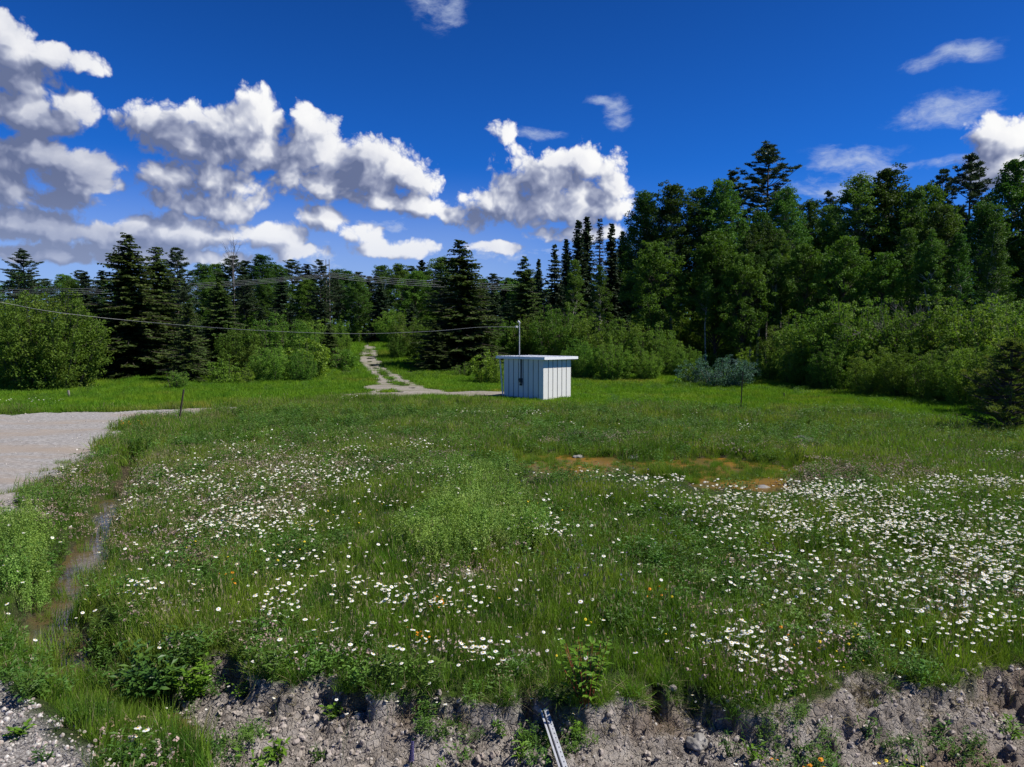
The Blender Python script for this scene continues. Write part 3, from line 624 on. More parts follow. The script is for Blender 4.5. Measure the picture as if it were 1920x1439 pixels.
fr = proto_set('fringe_clump', [blade_clump('fringe', 46, 0.10, 0.26, 0.07, 0.006, 230 + i, ['grass_blade', 'straw'], 3, 1.5) for i in range(3)])
x, y = wedge(16000, 4.6, 7.6, g, 0.85); df = dirt_f(x, y); k = (np.abs(df + 0.03) < 0.05) & (ditch_d(x, y) > 0.3) & (g.random(len(x)) < 0.55); x, y = x[k], y[k]
scatter('turf_fringe_grass', fr, 3, put(x, y), g.uniform(0.4, 0.95, len(x)), seed=21, tilt=0.5)
x, y = wedge(2600, 4.6, 7.6, g, 0.85); df = dirt_f(x, y); k = (df > 0.0) & (fbm(x, y, 1.6, 3, 99) > 0.60); x, y = x[k], y[k]
scatter('bank_weeds', weed_cl, 7, put(x, y), g.uniform(0.3, 0.7, len(x)), seed=22)
rt = proto_set('root_tuft', [blade_clump('roots', 26, 0.06, 0.16, 0.06, 0.004, 260 + i, ['straw', 'bark'], 3, 2.2) for i in range(2)])
x, y = wedge(9000, 4.6, 7.6, g, 0.85); df = dirt_f(x, y); k = (df > 0.0) & (df < 0.22) & (g.random(len(x)) < 0.35); x, y = x[k], y[k]
scatter('dry_roots_litter', rt, 2, put(x, y), g.uniform(0.5, 1.2, len(x)), seed=23, tilt=1.2)
# clods, pebbles
def lump_mesh(name, seed, matn, rough=0.35, flat=0.7, n=2):
    g = np.random.default_rng(seed); import bmesh
    bm = bmesh.new(); bmesh.ops.create_icosphere(bm, subdivisions=n, radius=1.0)
    ph = g.random((6, 3)) * 6; fr = g.normal(size=(6, 3)) * 1.8
    for v in bm.verts:
        p = np.array(v.co); d = sum(math.sin(fr[i] @ p + ph[i][0]) for i in range(6)) / 6
        d2 = sum(math.sin((fr[i] * 3.1) @ p + ph[i][1]) for i in range(6)) / 6
        v.co = Vector(p * (1 + rough * d + rough * 0.5 * d2)); v.co.z *= flat
    me = bpy.data.meshes.new(name); bm.to_mesh(me); bm.free(); me.materials.append(MATS[matn]); return me
clods = proto_set('clod', [lump_mesh('clod', 300 + i, 'dirt_clod', 0.95) for i in range(6)])
x, y = wedge(42000, 4.3, 7.6, g, 0.85); df = dirt_f(x, y); k = (df > -0.05) & (g.random(len(x)) < 0.30 + 0.6 * sst(fbm(x, y, 1.4, 3, 91), 0.4, 0.65)); x, y = x[k], y[k]
p = put(x, y); s = 0.004 + 0.026 * g.random(len(x)) ** 7; p[:, 2] += s * 0.2
scatter('dirt_clods', clods, 6, p, s, seed=9, tilt=1.0, label=None)
pebs = proto_set('pebble', [lump_mesh('pebble', 320 + i, 'pebble', 0.25) for i in range(4)])
x, y = wedge(26000, 4.3, 7.6, g, 0.9); k = grav_f(x, y) > -0.08; x, y = x[k], y[k]
p = put(x, y); s = 0.006 + 0.022 * g.random(len(x)) ** 3
x2, y2 = px_patch([(800,1390,800,45,500)], -0.2, g); p2 = put(x2, y2); p = np.concatenate([p, p2]); s = np.concatenate([s, 0.004 + 0.016 * g.random(len(p2)) ** 3])
scatter('pebbles', pebs, 4, p, s, seed=10, tilt=1.0)

# ------------------------------------------------------------------ daisies
DA = [(1400,935,170,14,260),(1700,915,220,16,300),(1550,975,200,20,260),(480,905,200,26,200),(760,880,130,20,80),(1450,960,150,32,380),(1640,945,190,34,460),(1810,925,130,34,330),(1500,1005,140,34,280),(1750,1000,170,46,430),(1870,1020,90,60,230),(1650,1085,220,50,190),(1800,1110,150,60,150),
 (1340,932,90,16,110),(1130,888,55,9,50),(1210,906,80,12,90),(1900,905,50,12,60),(1400,1050,90,50,50),(1380,1195,60,20,44),(1440,1230,55,20,26),(1330,1180,90,40,14),(1860,1170,90,40,34),(1700,1210,150,40,16),
 (1015,1005,50,22,48),(1000,945,45,8,14),(1150,950,90,25,26),(1090,1000,130,50,30),(780,1118,130,22,80),(860,1095,80,24,26),(650,1075,60,30,14),(700,985,60,60,24),
 (450,962,110,24,150),(405,990,60,16,60),(560,1000,90,20,60),(650,930,100,26,50),(500,870,190,44,170),(610,830,190,24,130),(430,835,60,14,40),(778,832,26,9,60),(690,805,26,5,16),(250,1102,34,16,18),(520,1122,28,22,26),(560,1060,60,24,20),(230,935,20,6,14),(140,885,26,5,18),
 (888,770,32,4,36),(1000,772,22,3.5,34),(950,772,30,3,14),(650,746,20,2.5,14),(1300,775,20,3,10),(1390,800,26,5,22),(1385,790,12,3,10),(830,775,30,4,14),(740,800,60,12,24),(900,890,120,20,40),(1780,828,40,7,20),(1880,850,40,8,26),(60,750,60,3,60),(1100,795,60,5,20),
 (735,1242,38,16,13),(600,1178,28,12,6),(690,1178,20,10,4),(898,1222,28,16,14),(800,1205,20,12,6),(650,1275,30,14,4),(1330,1350,60,12,7),(1400,1350,50,10,10),(1640,1345,60,12,14),(1850,1355,50,10,6),(50,1010,50,80,10),(60,1130,60,50,6),(280,1350,60,20,5),
 (1000,1100,900,150,130),(400,1000,380,100,90),(600,900,400,100,160),(350,900,150,40,60)]
x, y = px_patch([(a_, b_, c_, d_, e_ * ((1.8 if a_ > 1100 else 2.6) if e_ > 100 else 1.5)) for a_, b_, c_, d_, e_ in DA], 0.30, g)
zh = height(x, y)
k = (x > -0.85 * y - 1) & (g.random(len(x)) < 0.25 + sst(fbm(x, y, 1.1, 3, 88), 0.38, 0.56) + (y < 8.6)) & (road_f(x, y) < 0) & (track_f(x, y) < 0) & (pond_f(x, y) < -0.25) & (ditch_d(x, y) > 0.25)
x, y, zh = x[k], y[k], zh[k]
dm = [flower_mesh('daisy', 0.33, 400 + i, ['petal', 'daisy_centre', 'weed_leaf']) for i in range(6)]
order = np.argsort(np.hypot(x, y)); s = g.uniform(0.60, 1.10, len(x)) * np.where(dirt_f(x, y) > 0, 0.6, 1)
rest = order[300:]
scatter('daisies_far', proto_set('daisy_kind', dm), 6, np.stack([x[rest], y[rest], zh[rest]], 1), s[rest], seed=12, tilt=0.12, label=None)
# nearest 70 carry their parts
def daisy_parts(seed):
    g_ = np.random.default_rng(seed); V, Fq, mi = flower_geo(g_, 18)
    rot = np.array(Euler((g_.normal() * 0.25 - 0.1, g_.normal() * 0.25 + 0.25, 0)).to_matrix()); V = V @ rot.T
    tip = np.array([0.0, 0.0, 0.33]); V = V + tip
    pm = mesh_arrays('petals', V, Fq[mi == 0], ['petal']); cm = mesh_arrays('centre', V, Fq[mi == 1], ['daisy_centre'])
    mb = MB(); mb.tube([(0, 0, -0.02), (0.012, 0.008, 0.15), (0, 0, 0.33)], 0.0018, 4); return pm, cm, mb.mesh('stem', ['weed_leaf'])
dp = [daisy_parts(500 + i) for i in range(4)]
for i, j in enumerate(order[:300]):
    loc = (x[j], y[j], zh[j]); rz = random.random() * 6.28 if i >= 70 else random.uniform(-0.6, 0.6)
    bank = dirt_f(x[j], y[j]) > -0.05
    lab = 'white daisy with yellow centre growing on the bare dirt bank' if bank else ('white daisy with yellow centre close before the turf edge' if y[j] < 7.6 else 'white daisy with yellow centre rising from the near meadow grass')
    gr = 'daisies on the dirt bank' if bank else ('daisies close before the turf edge' if y[j] < 7.6 else 'daisies in the near meadow grass')
    if i < 70:
        o = bpy.data.objects.new('daisy', None); C.objects.link(o); o.location = loc; o.scale = (s[j],) * 3; o.rotation_euler = (0, 0, rz)
        pm, cm, sm = dp[i % 4]
        for nm, m in (('petals', pm), ('centre', cm), ('stem', sm)): link(nm, m, o)
    else:
        o = link('daisy', dm[i % 6], None, loc, (0, 0, rz), (s[j],) * 3)
    tag(o, lab, 'daisy', gr)
# yellow, orange and purple blossoms
def small_flowers(name, lst, matn, r, h, seed, petals=10):
    x, y = px_patch(lst, 0.22, g); k = (road_f(x, y) < 0) & (pond_f(x, y) < 0); x, y = x[k], y[k]
    ms = [flower_mesh(name, h, seed + i, [matn, matn, 'weed_leaf'], petals, r, 0.3, r * 0.4) for i in range(3)]
    scatter(name, proto_set(name + '_kind', ms), 3, put(x, y), g.uniform(0.8, 1.2, len(x)), seed=seed)
small_flowers('orange_blossoms', [(250,797,22,3,26),(820,1138,16,12,9),(785,1190,14,16,8),(1490,1210,40,15,6),(1220,1115,30,10,8),(1530,1375,16,6,8),(1445,1362,8,3,2),(420,1095,30,10,5)], 'orange_petal', 0.017, 0.26, 600)
small_flowers('yellow_blossoms', [(1580,1210,50,30,10),(1000,960,80,40,16),(620,950,120,50,14),(1100,1150,300,80,20),(450,1040,120,30,16),(1680,1375,50,8,12),(1270,805,20,2,30),(1480,840,60,6,20)], 'yellow_petal', 0.013, 0.26, 620)
small_flowers('purple_blossoms', [(1190,930,90,30,40),(1250,1000,80,40,24),(1150,1080,120,40,16),(1010,920,120,18,26),(1290,800,50,6,40),(700,960,150,40,14)], 'purple_petal', 0.012, 0.36, 640)
small_flowers('red_clover', [(240,1350,60,20,26),(90,1210,50,30,8),(170,1380,60,30,10),(1430,1190,200,40,24),(760,1180,150,50,24)], 'clover_pink', 0.012, 0.16, 660)

x, y = wedge(9000, 9.5, 33, g, 0.95, 4); k = (road_f(x, y) > 0.0) & (x < -4) & (g.random(len(x)) < 0.2 + 0.8 * sst(road_f(x, y), 1.2, 0)); x, y = x[k], y[k]
p = put(x, y); p[:, 2] += 0.022
scatter('road_pebbles', pebs, 4, p, 0.008 + 0.03 * g.random(len(x)) ** 4, seed=26, tilt=1.0)
x, y = wedge(9000, 9.5, 33, g, 0.95, 4); k = (np.abs(road_f(x, y)) < 0.35) & (x < -4) & (fbm(x, y, 0.8, 3, 84) > 0.45); x, y = x[k], y[k]
scatter('road_edge_grass', mid_cl, 5, put(x, y), g.uniform(0.25, 0.55, len(x)), seed=27)
# ------------------------------------------------------------------ trees
def tube_arr(mb, p0, p1, r0, r1, n=5, bend=0.0, seg=3):
    p0 = Vector(p0); p1 = Vector(p1); pts = [p0.lerp(p1, i / seg) + Vector((0, 0, bend * math.sin(math.pi * i / seg))) for i in range(seg + 1)]
    mb.tube(pts, [r0 + (r1 - r0) * i / seg for i in range(seg + 1)], n, cap=False)
def spruce(seed, H=11.0, Rb=3.2, pw=0.9, dz=0.26, per=8, tw=0.075, base=0.25, droop=0.28, dens=1.0, gap=0.06):
    g = np.random.default_rng(seed); cen = []; tan = []; nor = []; LL = []; WW = []; mb = MB()
    tube_arr(mb, (0, 0, -0.2), (0, 0, H * 0.97), 0.018 * H, 0.012, 7, seg=6)
    z = base
    while z < H - 0.15:
        u = (z / H); L0 = Rb * (1 - u) ** pw + 0.06
        if z < H * 0.12: L0 *= 0.75 + 2 * u
        for k in range(per if u < 0.85 else 5):
            if g.random() < gap: continue
            a = g.random() * 6.283; L = L0 * g.uniform(0.55, 1.22) * (1 + 0.10 * math.sin(2.3 * z + 2 * a)); da = np.array([math.cos(a), math.sin(a), 0])
            side = np.array([-math.sin(a), math.cos(a), 0]); dr = droop * g.uniform(0.6, 1.3) * (1 - 0.9 * max(0, u - 0.55) / 0.45)
            up0 = 0.35 * max(0, u - 0.5)
            ns = max(4, int(L / 0.13 * dens)); s_ = np.linspace(0.12, 1, ns) + g.normal(size=ns) * 0.01
            cz = z + g.normal() * 0.05
            pz = cz + L * (up0 * s_ - dr * s_ * (1.35 - 0.75 * s_))
            P_ = da[None] * (L * s_)[:, None] + np.array([0, 0, 1.0]) * pz[:, None]
            for sg in (-1, 1):
                tl = (0.16 + 0.30 * L * (1 - s_) * g.uniform(0.6, 1.1, ns)).clip(0.1, 0.75)
                d = da[None] * g.uniform(0.5, 0.9, (ns, 1)) + sg * side[None] + np.array([0, 0, 1]) * g.normal(-0.22, 0.22, (ns, 1))
                d /= np.linalg.norm(d, axis=1, keepdims=True)
                cen.append(P_ + d * tl[:, None] * 0.45); tan.append(d); nor.append(np.array([0, 0, 1]) + g.normal(size=(ns, 3)) * 0.45); LL.append(tl); WW.append(tw * g.uniform(0.8, 1.5, ns) + tl * 0.14)
            d = np.tile(da, (ns, 1)) * 0.5 + np.array([0, 0, -0.7]) + g.normal(size=(ns, 3)) * 0.35
            cen.append(P_ + d * 0.07); tan.append(d); nor.append(g.normal(size=(ns, 3))); LL.append(np.full(ns, 0.22)); WW.append(np.full(ns, tw))
            tube_arr(mb, (0, 0, cz), tuple(P_[-1]), 0.012 + 0.008 * L, 0.006, 3, seg=2)
        z += dz * g.uniform(0.7, 1.3) * (1 if u < 0.8 else 0.6)
    v, f = leaves(np.concatenate(cen), np.concatenate(nor), np.concatenate(tan), np.concatenate(LL), np.concatenate(WW), 0.05)
    return v, f, mb
def clump_leaves(g, c, r, n, L, up=0.35):
    d = rdir(n, g); rr = r * g.uniform(0.55, 1.05, (n, 1)) * np.array([1, 1, 0.75])
    p = c + d * rr; nr = d * 0.5 + np.array([0, 0, up]) + g.normal(size=(n, 3)) * 0.55
    return p, nr, rdir(n, g) + d * 0.3, L * g.uniform(0.65, 1.3, n)
def broadleaf(seed, H=16.0, Rw=2.6, crown0=0.3, ncl=170, nl=110, L=0.17, cr=0.62, prof='oval', stems=1, trunk_r=0.13, limb=0.5, droop=0.0):
    g = np.random.default_rng(seed); P_ = []; N_ = []; T_ = []; L_ = []; mb = MB()
    lob = [(g.random() * 6.283, g.uniform(0.75, 1.25), g.uniform(0.5, 3)) for _ in range(4)]
    tops = []
    if stems == 1:
        pts = [Vector((g.normal() * 0.12 * i * 0.5, g.normal() * 0.12 * i * 0.5, H * 0.95 * i / 6 - (0.2 if i == 0 else 0))) for i in range(7)]
        mb.tube(pts, [trunk_r * (1 - 0.14 * i) for i in range(7)], 7, cap=False)
    for i in range(ncl):
        u = g.random() ** 0.85; z = H * (crown0 + (1 - crown0) * u)
        if prof == 'oval': pr = (math.sin(math.pi * min(1, 0.10 + 0.86 * u)) ** 0.55) * (1 - 0.30 * u)
        elif prof == 'dome': pr = max(0.05, 1 - u ** 2.4) ** 0.55 * (0.82 + 0.18 * u)
        else: pr = (1 - u) ** 0.7 * 0.9 + 0.12
        a = g.random() * 6.283
        wob = 1 + 0.34 * sum(math.sin(k_ * a + ph + z * fz) for k_, (ph, am, fz) in zip((1, 2, 3, 5), lob)) / 2
        rr = Rw * pr * wob * (g.random() ** 0.35 if g.random() < 0.8 else g.random())
        if g.random() < 0.10: rr *= 1.16; z += 0.035 * H * g.random()
        c = np.array([rr * math.cos(a), rr * math.sin(a), z - droop * rr])
        r = cr * g.uniform(0.55, 1.25) * (0.75 if u > 0.85 else 1)
        p, nr, tn, ll = clump_leaves(g, c, r, int(nl * (r / cr) ** 1.5), L)
        P_.append(p); N_.append(nr); T_.append(tn); L_.append(ll)
        if g.random() < limb:
            if stems == 1:
                z0 = max(0.12 * H, z - rr * g.uniform(0.6, 1.3)); tube_arr(mb, (0, 0, z0), tuple(c), 0.035, 0.008, 3, 0.1, 2)
            else:
                an = g.random() * 6.283; rb = g.random() * Rw * 0.3; tube_arr(mb, (rb * math.cos(an), rb * math.sin(an), -0.1), tuple(c * [1, 1, 0.9]), 0.035, 0.010, 3, 0, 3)
    P_ = np.concatenate(P_); k = P_[:, 2] > 0.02; L_ = np.concatenate(L_)
    v, f = leaves(P_[k], np.concatenate(N_)[k], np.concatenate(T_)[k], L_[k], L_[k] * 0.72, 0.1)
    return v, f, mb
def thicket(seed, H=4.6, Rw=2.3, nst=26, ncl=11, nl=46, L=0.115, cr=0.30):
    """many stems fanning from one base, leafy from low down to the wandlike tips"""
    g = np.random.default_rng(seed); P_ = []; N_ = []; T_ = []; L_ = []; mb = MB()
    for i in range(nst):
        a = g.random() * 6.283; q0 = math.sqrt(g.random()); hh = H * (1.02 - 0.45 * q0 ** 2.2) * g.uniform(0.84, 1.04)
        tip = np.array([Rw * q0 * math.cos(a), Rw * q0 * math.sin(a), hh]); b0 = tip * [0.45, 0.45, 0] + [0, 0, -0.1]
        tube_arr(mb, tuple(b0), tuple(tip), 0.03, 0.006, 3, 0, 3)
        for j in range(ncl):
            u = (j + g.random()) / ncl; c = b0 + (tip - b0) * u + g.normal(size=3) * [0.16, 0.16, 0.08] * (1.4 - u) * Rw / 2.0
            c[:2] *= 1 + 0.10 * math.sin(3.1 * u)
            r = cr * (1.15 - 0.5 * u) * g.uniform(0.65, 1.35)
            p, nr, tn, ll = clump_leaves(g, c, r, int(nl * (r / cr) ** 1.4) + 6, L)
            P_.append(p); N_.append(nr); T_.append(tn + [0, 0, 0.4]); L_.append(ll)
    P_ = np.concatenate(P_); k = P_[:, 2] > 0.02; L_ = np.concatenate(L_)
    v, f = leaves(P_[k], np.concatenate(N_)[k], np.concatenate(T_)[k], L_[k], L_[k] * 0.6, 0.1)
    return v, f, mb
def pine(seed, H=18.0, Rw=3.2, crown0=0.35, nlev=11, per=6, tuft=0.42, tn=60, up=0.18, flat=0.5, nL=0.26):
    g = np.random.default_rng(seed); P_ = []; N_ = []; T_ = []; L_ = []; mb = MB()
    tube_arr(mb, (0, 0, -0.2), (0.1, 0.05, H * 0.97), 0.014 * H, 0.03, 7, seg=6)
    for i in range(nlev):
        u = i / (nlev - 1); z = H * (crown0 + (0.985 - crown0) * u)
        pr = (1 - u) ** 0.6 * 0.95 + 0.16
        if u < 0.25: pr *= 0.7 + 1.2 * u
        for k in range(per):
            a = g.random() * 6.283; L = Rw * pr * g.uniform(0.45, 1.2); d = np.array([math.cos(a), math.sin(a), up * g.uniform(0.2, 1.8)])
            e = d * L + np.array([0, 0, z + g.normal() * 0.15]); tube_arr(mb, (0, 0, z), tuple(e), 0.05, 0.012, 4, -0.08 * L, 3)
            m = max(2, int(L / 0.42))
            for j in range(m):
                s_ = 0.35 + 0.7 * (j + g.random() * 0.5) / m; c = np.array([0, 0, z]) + (e - [0, 0, z]) * s_ + np.array([-d[1], d[0], 0]) * g.normal() * 0.26 * L * (1.15 - s_) + [0, 0, 0.06]
                r = tuft * g.uniform(0.7, 1.2); n = int(tn * (r / tuft) ** 2)
                dd = rdir(n, g); dd[:, 2] = np.abs(dd[:, 2]) * 0.9 - 0.15; pp = c + dd * r * g.uniform(0.15, 0.8, (n, 1)) * np.array([1, 1, flat])
                P_.append(pp); T_.append(dd + g.normal(size=(n, 3)) * 0.3 + [0, 0, 0.25]); N_.append(g.normal(size=(n, 3))); L_.append(nL * g.uniform(0.7, 1.2, n))
    L_ = np.concatenate(L_); v, f = leaves(np.concatenate(P_), np.concatenate(N_), np.concatenate(T_), L_, L_ * 0.22 + 0.015)
    return v, f, mb
KINDS = {}
def kind(name, gen, mname, bark, n, H, **kw):
    out = []
    for i in range(n):
        v, f, mb = gen(hash_(name) + i, H=H, **kw)
        out.append((mesh_arrays('crown', v, f, [mname]), mb.mesh('trunk', [bark])))
    KINDS[name] = (out, H)
def hash_(s): return sum(ord(c) * (i + 7) for i, c in enumerate(s))
kind('spruce', spruce, 'spruce', 'bark', 3, 11.0, Rb=3.1, pw=0.74, per=15, dz=0.23, tw=0.11, gap=0.2)
kind('far_spruce', spruce, 'spruce_dark', 'bark', 2, 12.0, Rb=2.7, pw=0.75, dz=0.30, tw=0.20, dens=0.8, per=13)
kind('spire_spruce', spruce, 'spruce_dark', 'bark', 2, 13.0, Rb=1.35, pw=0.6, dz=0.22, tw=0.16, per=12)
kind('grey_spruce', spruce, 'spruce_grey', 'dead_wood', 1, 13.0, Rb=1.2, pw=0.6, dz=0.30, tw=0.06, per=7, dens=0.8)
kind('young_spruce', spruce, 'spruce', 'bark', 1, 6.0, Rb=2.1, dz=0.2, tw=0.06)
kind('white_pine', pine, 'pine', 'bark', 2, 20.0, Rw=4.0, crown0=0.32, nlev=19, per=8, tuft=0.48, tn=75, up=0.42)
kind('tufted_pine', pine, 'pine', 'bark', 2, 18.0, Rw=2.9, crown0=0.40, nlev=13, per=8, tuft=0.5, flat=0.85, up=0.5, tn=80)
kind('edge_pine', pine, 'young_pine', 'bark', 1, 4.2, Rw=2.0, crown0=0.04, nlev=16, per=9, tuft=0.27, tn=80, flat=0.9, up=0.35, nL=0.12)
kind('aspen', broadleaf, 'aspen', 'aspen_bark', 4, 17.0, Rw=2.6, crown0=0.28, ncl=640, nl=62, L=0.15, cr=0.42)
kind('slim_aspen', broadleaf, 'aspen', 'aspen_bark', 2, 16.0, Rw=1.7, crown0=0.52, ncl=220, nl=55, L=0.15, cr=0.38, trunk_r=0.15, limb=0.25)
kind('birch', broadleaf, 'aspen', 'aspen_bark', 2, 16.0, Rw=2.0, crown0=0.2, ncl=330, nl=55, L=0.14, cr=0.36, prof='cone')
kind('maple', broadleaf, 'maple', 'bark', 2, 12.0, Rw=2.9, crown0=0.22, ncl=430, nl=60, L=0.16, cr=0.42)
kind('willow', thicket, 'willow', 'bark', 4, 4.6, Rw=2.3, nst=54, ncl=13, nl=46, L=0.105, cr=0.29)
kind('big_bush', thicket, 'willow', 'bark', 2, 6.0, Rw=3.0, nst=84, ncl=15, nl=46, L=0.115, cr=0.34)
kind('lime_shrub', thicket, 'lime_shrub', 'bark', 2, 2.6, Rw=1.3, nst=18, ncl=8, nl=38, L=0.10, cr=0.22)
kind('low_shrub', thicket, 'willow', 'bark', 2, 1.8, Rw=1.0, nst=18, ncl=7, nl=36, L=0.085, cr=0.20)
kind('blue_shrub', thicket, 'blue_shrub', 'bark', 1, 2.0, Rw=2.1, nst=60, ncl=7, nl=40, L=0.08, cr=0.20)  # made-up shrub in place of a lens flare over weeds
NAMES = {'spruce': ('spruce_tree', 'spruce'), 'far_spruce': ('spruce_tree', 'spruce'), 'spire_spruce': ('spruce_tree', 'spruce'), 'grey_spruce': ('spruce_tree', 'spruce'), 'young_spruce': ('spruce_tree', 'spruce'),
 'white_pine': ('pine_tree', 'pine'), 'tufted_pine': ('pine_tree', 'pine'), 'edge_pine': ('pine_tree', 'pine'), 'aspen': ('aspen_tree', 'aspen'), 'slim_aspen': ('aspen_tree', 'aspen'), 'birch': ('birch_tree', 'birch'), 'maple': ('maple_tree', 'maple'),
 'willow': ('willow_shrub', 'shrub'), 'big_bush': ('willow_shrub', 'shrub'), 'lime_shrub': ('leafy_shrub', 'shrub'), 'low_shrub': ('leafy_shrub', 'shrub'), 'blue_shrub': ('flare_shrub', 'shrub')}
cnt = {}
def tree(kd, u, vtop, d, label, group=None, wide=1.0):
    vs_, H = KINDS[kd]; i = cnt.get(kd, 0); cnt[kd] = i + 1
    cr_, tr_ = vs_[i % len(vs_)]; x, y, z = atd(u, vtop, d); g0 = float(height(np.array(x), np.array(d)))
    sc = (z - g0) / (H * (1.03 if kd in ('aspen', 'maple') else 0.94 if kd in ('willow', 'big_bush', 'lime_shrub', 'low_shrub', 'blue_shrub') else 1.0)); nm, ct = NAMES[kd]
    e = bpy.data.objects.new(nm, None); C.objects.link(e); e.location = (x, d, g0); e.rotation_euler = (0, 0, random.random() * 6.28)
    w = wide * (sc if 0.6 < sc < 1.6 else (0.6 + sc) / 2 if sc < 0.6 else (1.6 + sc) / 2); e.scale = (w, w, sc)
    sh = ct == 'shrub'
    link('foliage' if sh else 'crown', cr_, e); link('stems' if sh else 'trunk', tr_, e)
    return tag(e, label, ct, group)

# left side
tree('white_pine', 42, 470, 72, 'broad dark pine against the sky at the far left edge', wide=1.15)
tree('big_bush', 88, 548, 40.5, 'large rounded green bush at the left edge above the roadside grass', wide=1.12)
tree('big_bush', -20, 560, 43, 'green bush cut off by the left edge of the photo')
tree('spruce', 237, 434, 50, 'tallest spruce on the left, standing right of the large rounded bush', wide=1.4)
tree('spruce', 292, 460, 54, 'spruce whose tip shows just right of the tallest left spruce', wide=1.25)
tree('tufted_pine', 330, 466, 60, 'pine with rounded tip behind the left spruces', wide=1.1)
tree('spruce', 178, 560, 49, 'small spruce squeezed between the rounded bush and the tallest left spruce')
tree('young_spruce', 352, 565, 46, 'lighter young spruce in front of the left conifers', wide=1.25)
tree('spruce', 410, 520, 58, 'spruce at the right end of the left conifer group', wide=1.3)
tree('low_shrub', 328, 695, 40.5, 'small round shrub behind the leaning fence post', wide=1.3)
for u, v, d, w, lb in ((450,612,52,1.1,'willow shrub at the left end of the thicket left of the track'),(520,588,54,1.2,'tallest pale willow shrub in the thicket left of the track'),(505,645,46,1.0,'willow shrub at the front of the thicket left of the track'),(565,655,46.5,0.8,'rounded willow shrub at the front right of the left thicket'),(590,600,58,1.0,'willow shrub at the back of the left thicket')):
    tree('willow', u, v, d, lb, 'willow shrubs in the thicket left of the track', w)
tree('lime_shrub', 572, 628, 49, 'bright lime green shrub within the thicket left of the track', wide=1.2)
tree('lime_shrub', 460, 690, 44, 'low lime green shrub at the foot of the left thicket')
tree('low_shrub', 430, 668, 45, 'low dull green shrub at the edge of the left thicket', wide=1.4)
tree('spruce', 617, 606, 57, 'small dark spruce beside the track among shrubs', wide=0.9)
tree('willow', 635, 612, 58, 'willow shrub along the left edge of the track', wide=0.7)
tree('low_shrub', 636, 652, 55, 'rounded olive shrub at the left edge of the track', wide=1.6)
tree('willow', 692, 596, 92, 'willow shrub closing the far end of the track', 'willow shrubs beyond the far end of the track', 1.4)
tree('willow', 648, 590, 84, 'willow shrub standing left of the far end of the track', 'willow shrubs beyond the far end of the track', 1.2)
tree('willow', 742, 580, 80, 'willow shrub standing right of the far end of the track', 'willow shrubs beyond the far end of the track', 1.2)
tree('white_pine', 600, 489, 72, 'wide dark pine below the twin bare poles', wide=0.9)
tree('willow', 768, 590, 64, 'leafy willow shrub shading the right side of the track', wide=1.1)
tree('willow', 745, 628, 62, 'willow shrub leaning over the right side of the track', wide=0.7)
# centre
tree('spruce', 862, 447, 57, 'tall pointed spruce behind and left of the white shed', wide=1.45)
tree('spruce', 815, 600, 54, 'small spruce at the left foot of the tall pointed spruce', wide=1.1)
tree('lime_shrub', 915, 655, 46, 'yellow green shrub directly left of the shed', wide=1.1)
tree('low_shrub', 868, 680, 50, 'low dull shrub at the foot of the tall pointed spruce', wide=1.4)
tree('lime_shrub', 935, 672, 45, 'yellow green shrub touching the left edge of the shed', wide=0.8)
tree('spruce', 984, 478, 62, 'spruce with clumpy top above the shed mast')
tree('far_spruce', 925, 535, 70, 'dark spruce between the tall pointed spruce and the shed mast', wide=1.1)
tree('spire_spruce', 1010, 485, 78, 'thin spire spruce beside the spruce with clumpy top', wide=0.9)
tree('far_spruce', 1040, 455, 68, 'dark spruce with narrow tip right of the shed mast', wide=0.75)
SPI = 'narrow spire spruces rising above the centre of the forest'
tree('spire_spruce', 1062, 446, 76, 'leftmost and shortest of the narrow spire spruces', SPI)
tree('spire_spruce', 1085, 411, 76, 'narrow spire spruce left of the tallest spire', SPI)
tree('spire_spruce', 1101, 404, 77, 'tallest of the narrow spire spruces', SPI)
tree('grey_spruce', 1125, 409, 74, 'grey dying spire spruce among the green spires', SPI)
tree('spire_spruce', 1147, 418, 78, 'narrow spire spruce right of the grey dying one', SPI)
tree('spire_spruce', 1168, 432, 80, 'rightmost narrow spire spruce beside the aspens', SPI)
tree('birch', 1075, 488, 66, 'light green birch below the narrow spire spruces', wide=1.3)
tree('birch', 1125, 500, 62, 'birch beside the round maple at the forest edge', wide=1.3)
for u, v, d, w in ((1050,572,58,1.1),(1110,590,57,1.1),(1170,598,54,1.2),(1230,612,52,1.1),(1000,590,60,1.1),(955,600,60,1.0),(1090,635,49,1.0),(1150,640,48,1.0),(1215,655,48,0.9),(1265,650,50,1.0)):
    tree('willow', u, v, d, 'willow shrub in the thicket right behind the shed', 'willow shrubs right behind the shed', w)
# right forest
A = 'tall aspens of the right forest'
for u, v, d, w, lb in ((1210,352,70,1.1,'aspen at the left shoulder of the right forest'),(1262,340,68,1.2,'second aspen from the left shoulder of the right forest'),(1312,348,68,1.1,'aspen standing left of the tall white pine'),(1355,330,67,1.1,'aspen partly overlapping the left boughs of the tall pine'),(1475,345,60,1.0,'aspen right under the crown of the tall pine'),(1425,390,58,1.0,'slim aspen in front of the tall pine'),(1520,372,66,1.0,'aspen at the gap right of the tall pine'),(1560,378,64,1.0,'aspen on the right side of the skyline gap'),(1612,322,60,1.2,'left of the two aspens topping the right skyline'),(1665,310,60,1.2,'right of the two aspens topping the right skyline'),(1710,352,58,1.1,'aspen right of the two skyline aspens'),(1765,375,55,1.1,'aspen in front of the two tufted pines'),(1850,372,50,1.1,'aspen below the gap between tufted pine and right edge'),(1905,292,52,1.1,'tall aspen at the right edge of the photo'),(1960,330,50,1.1,'aspen just past the right edge')):
    tree('aspen', u, v, d, lb, A, w)
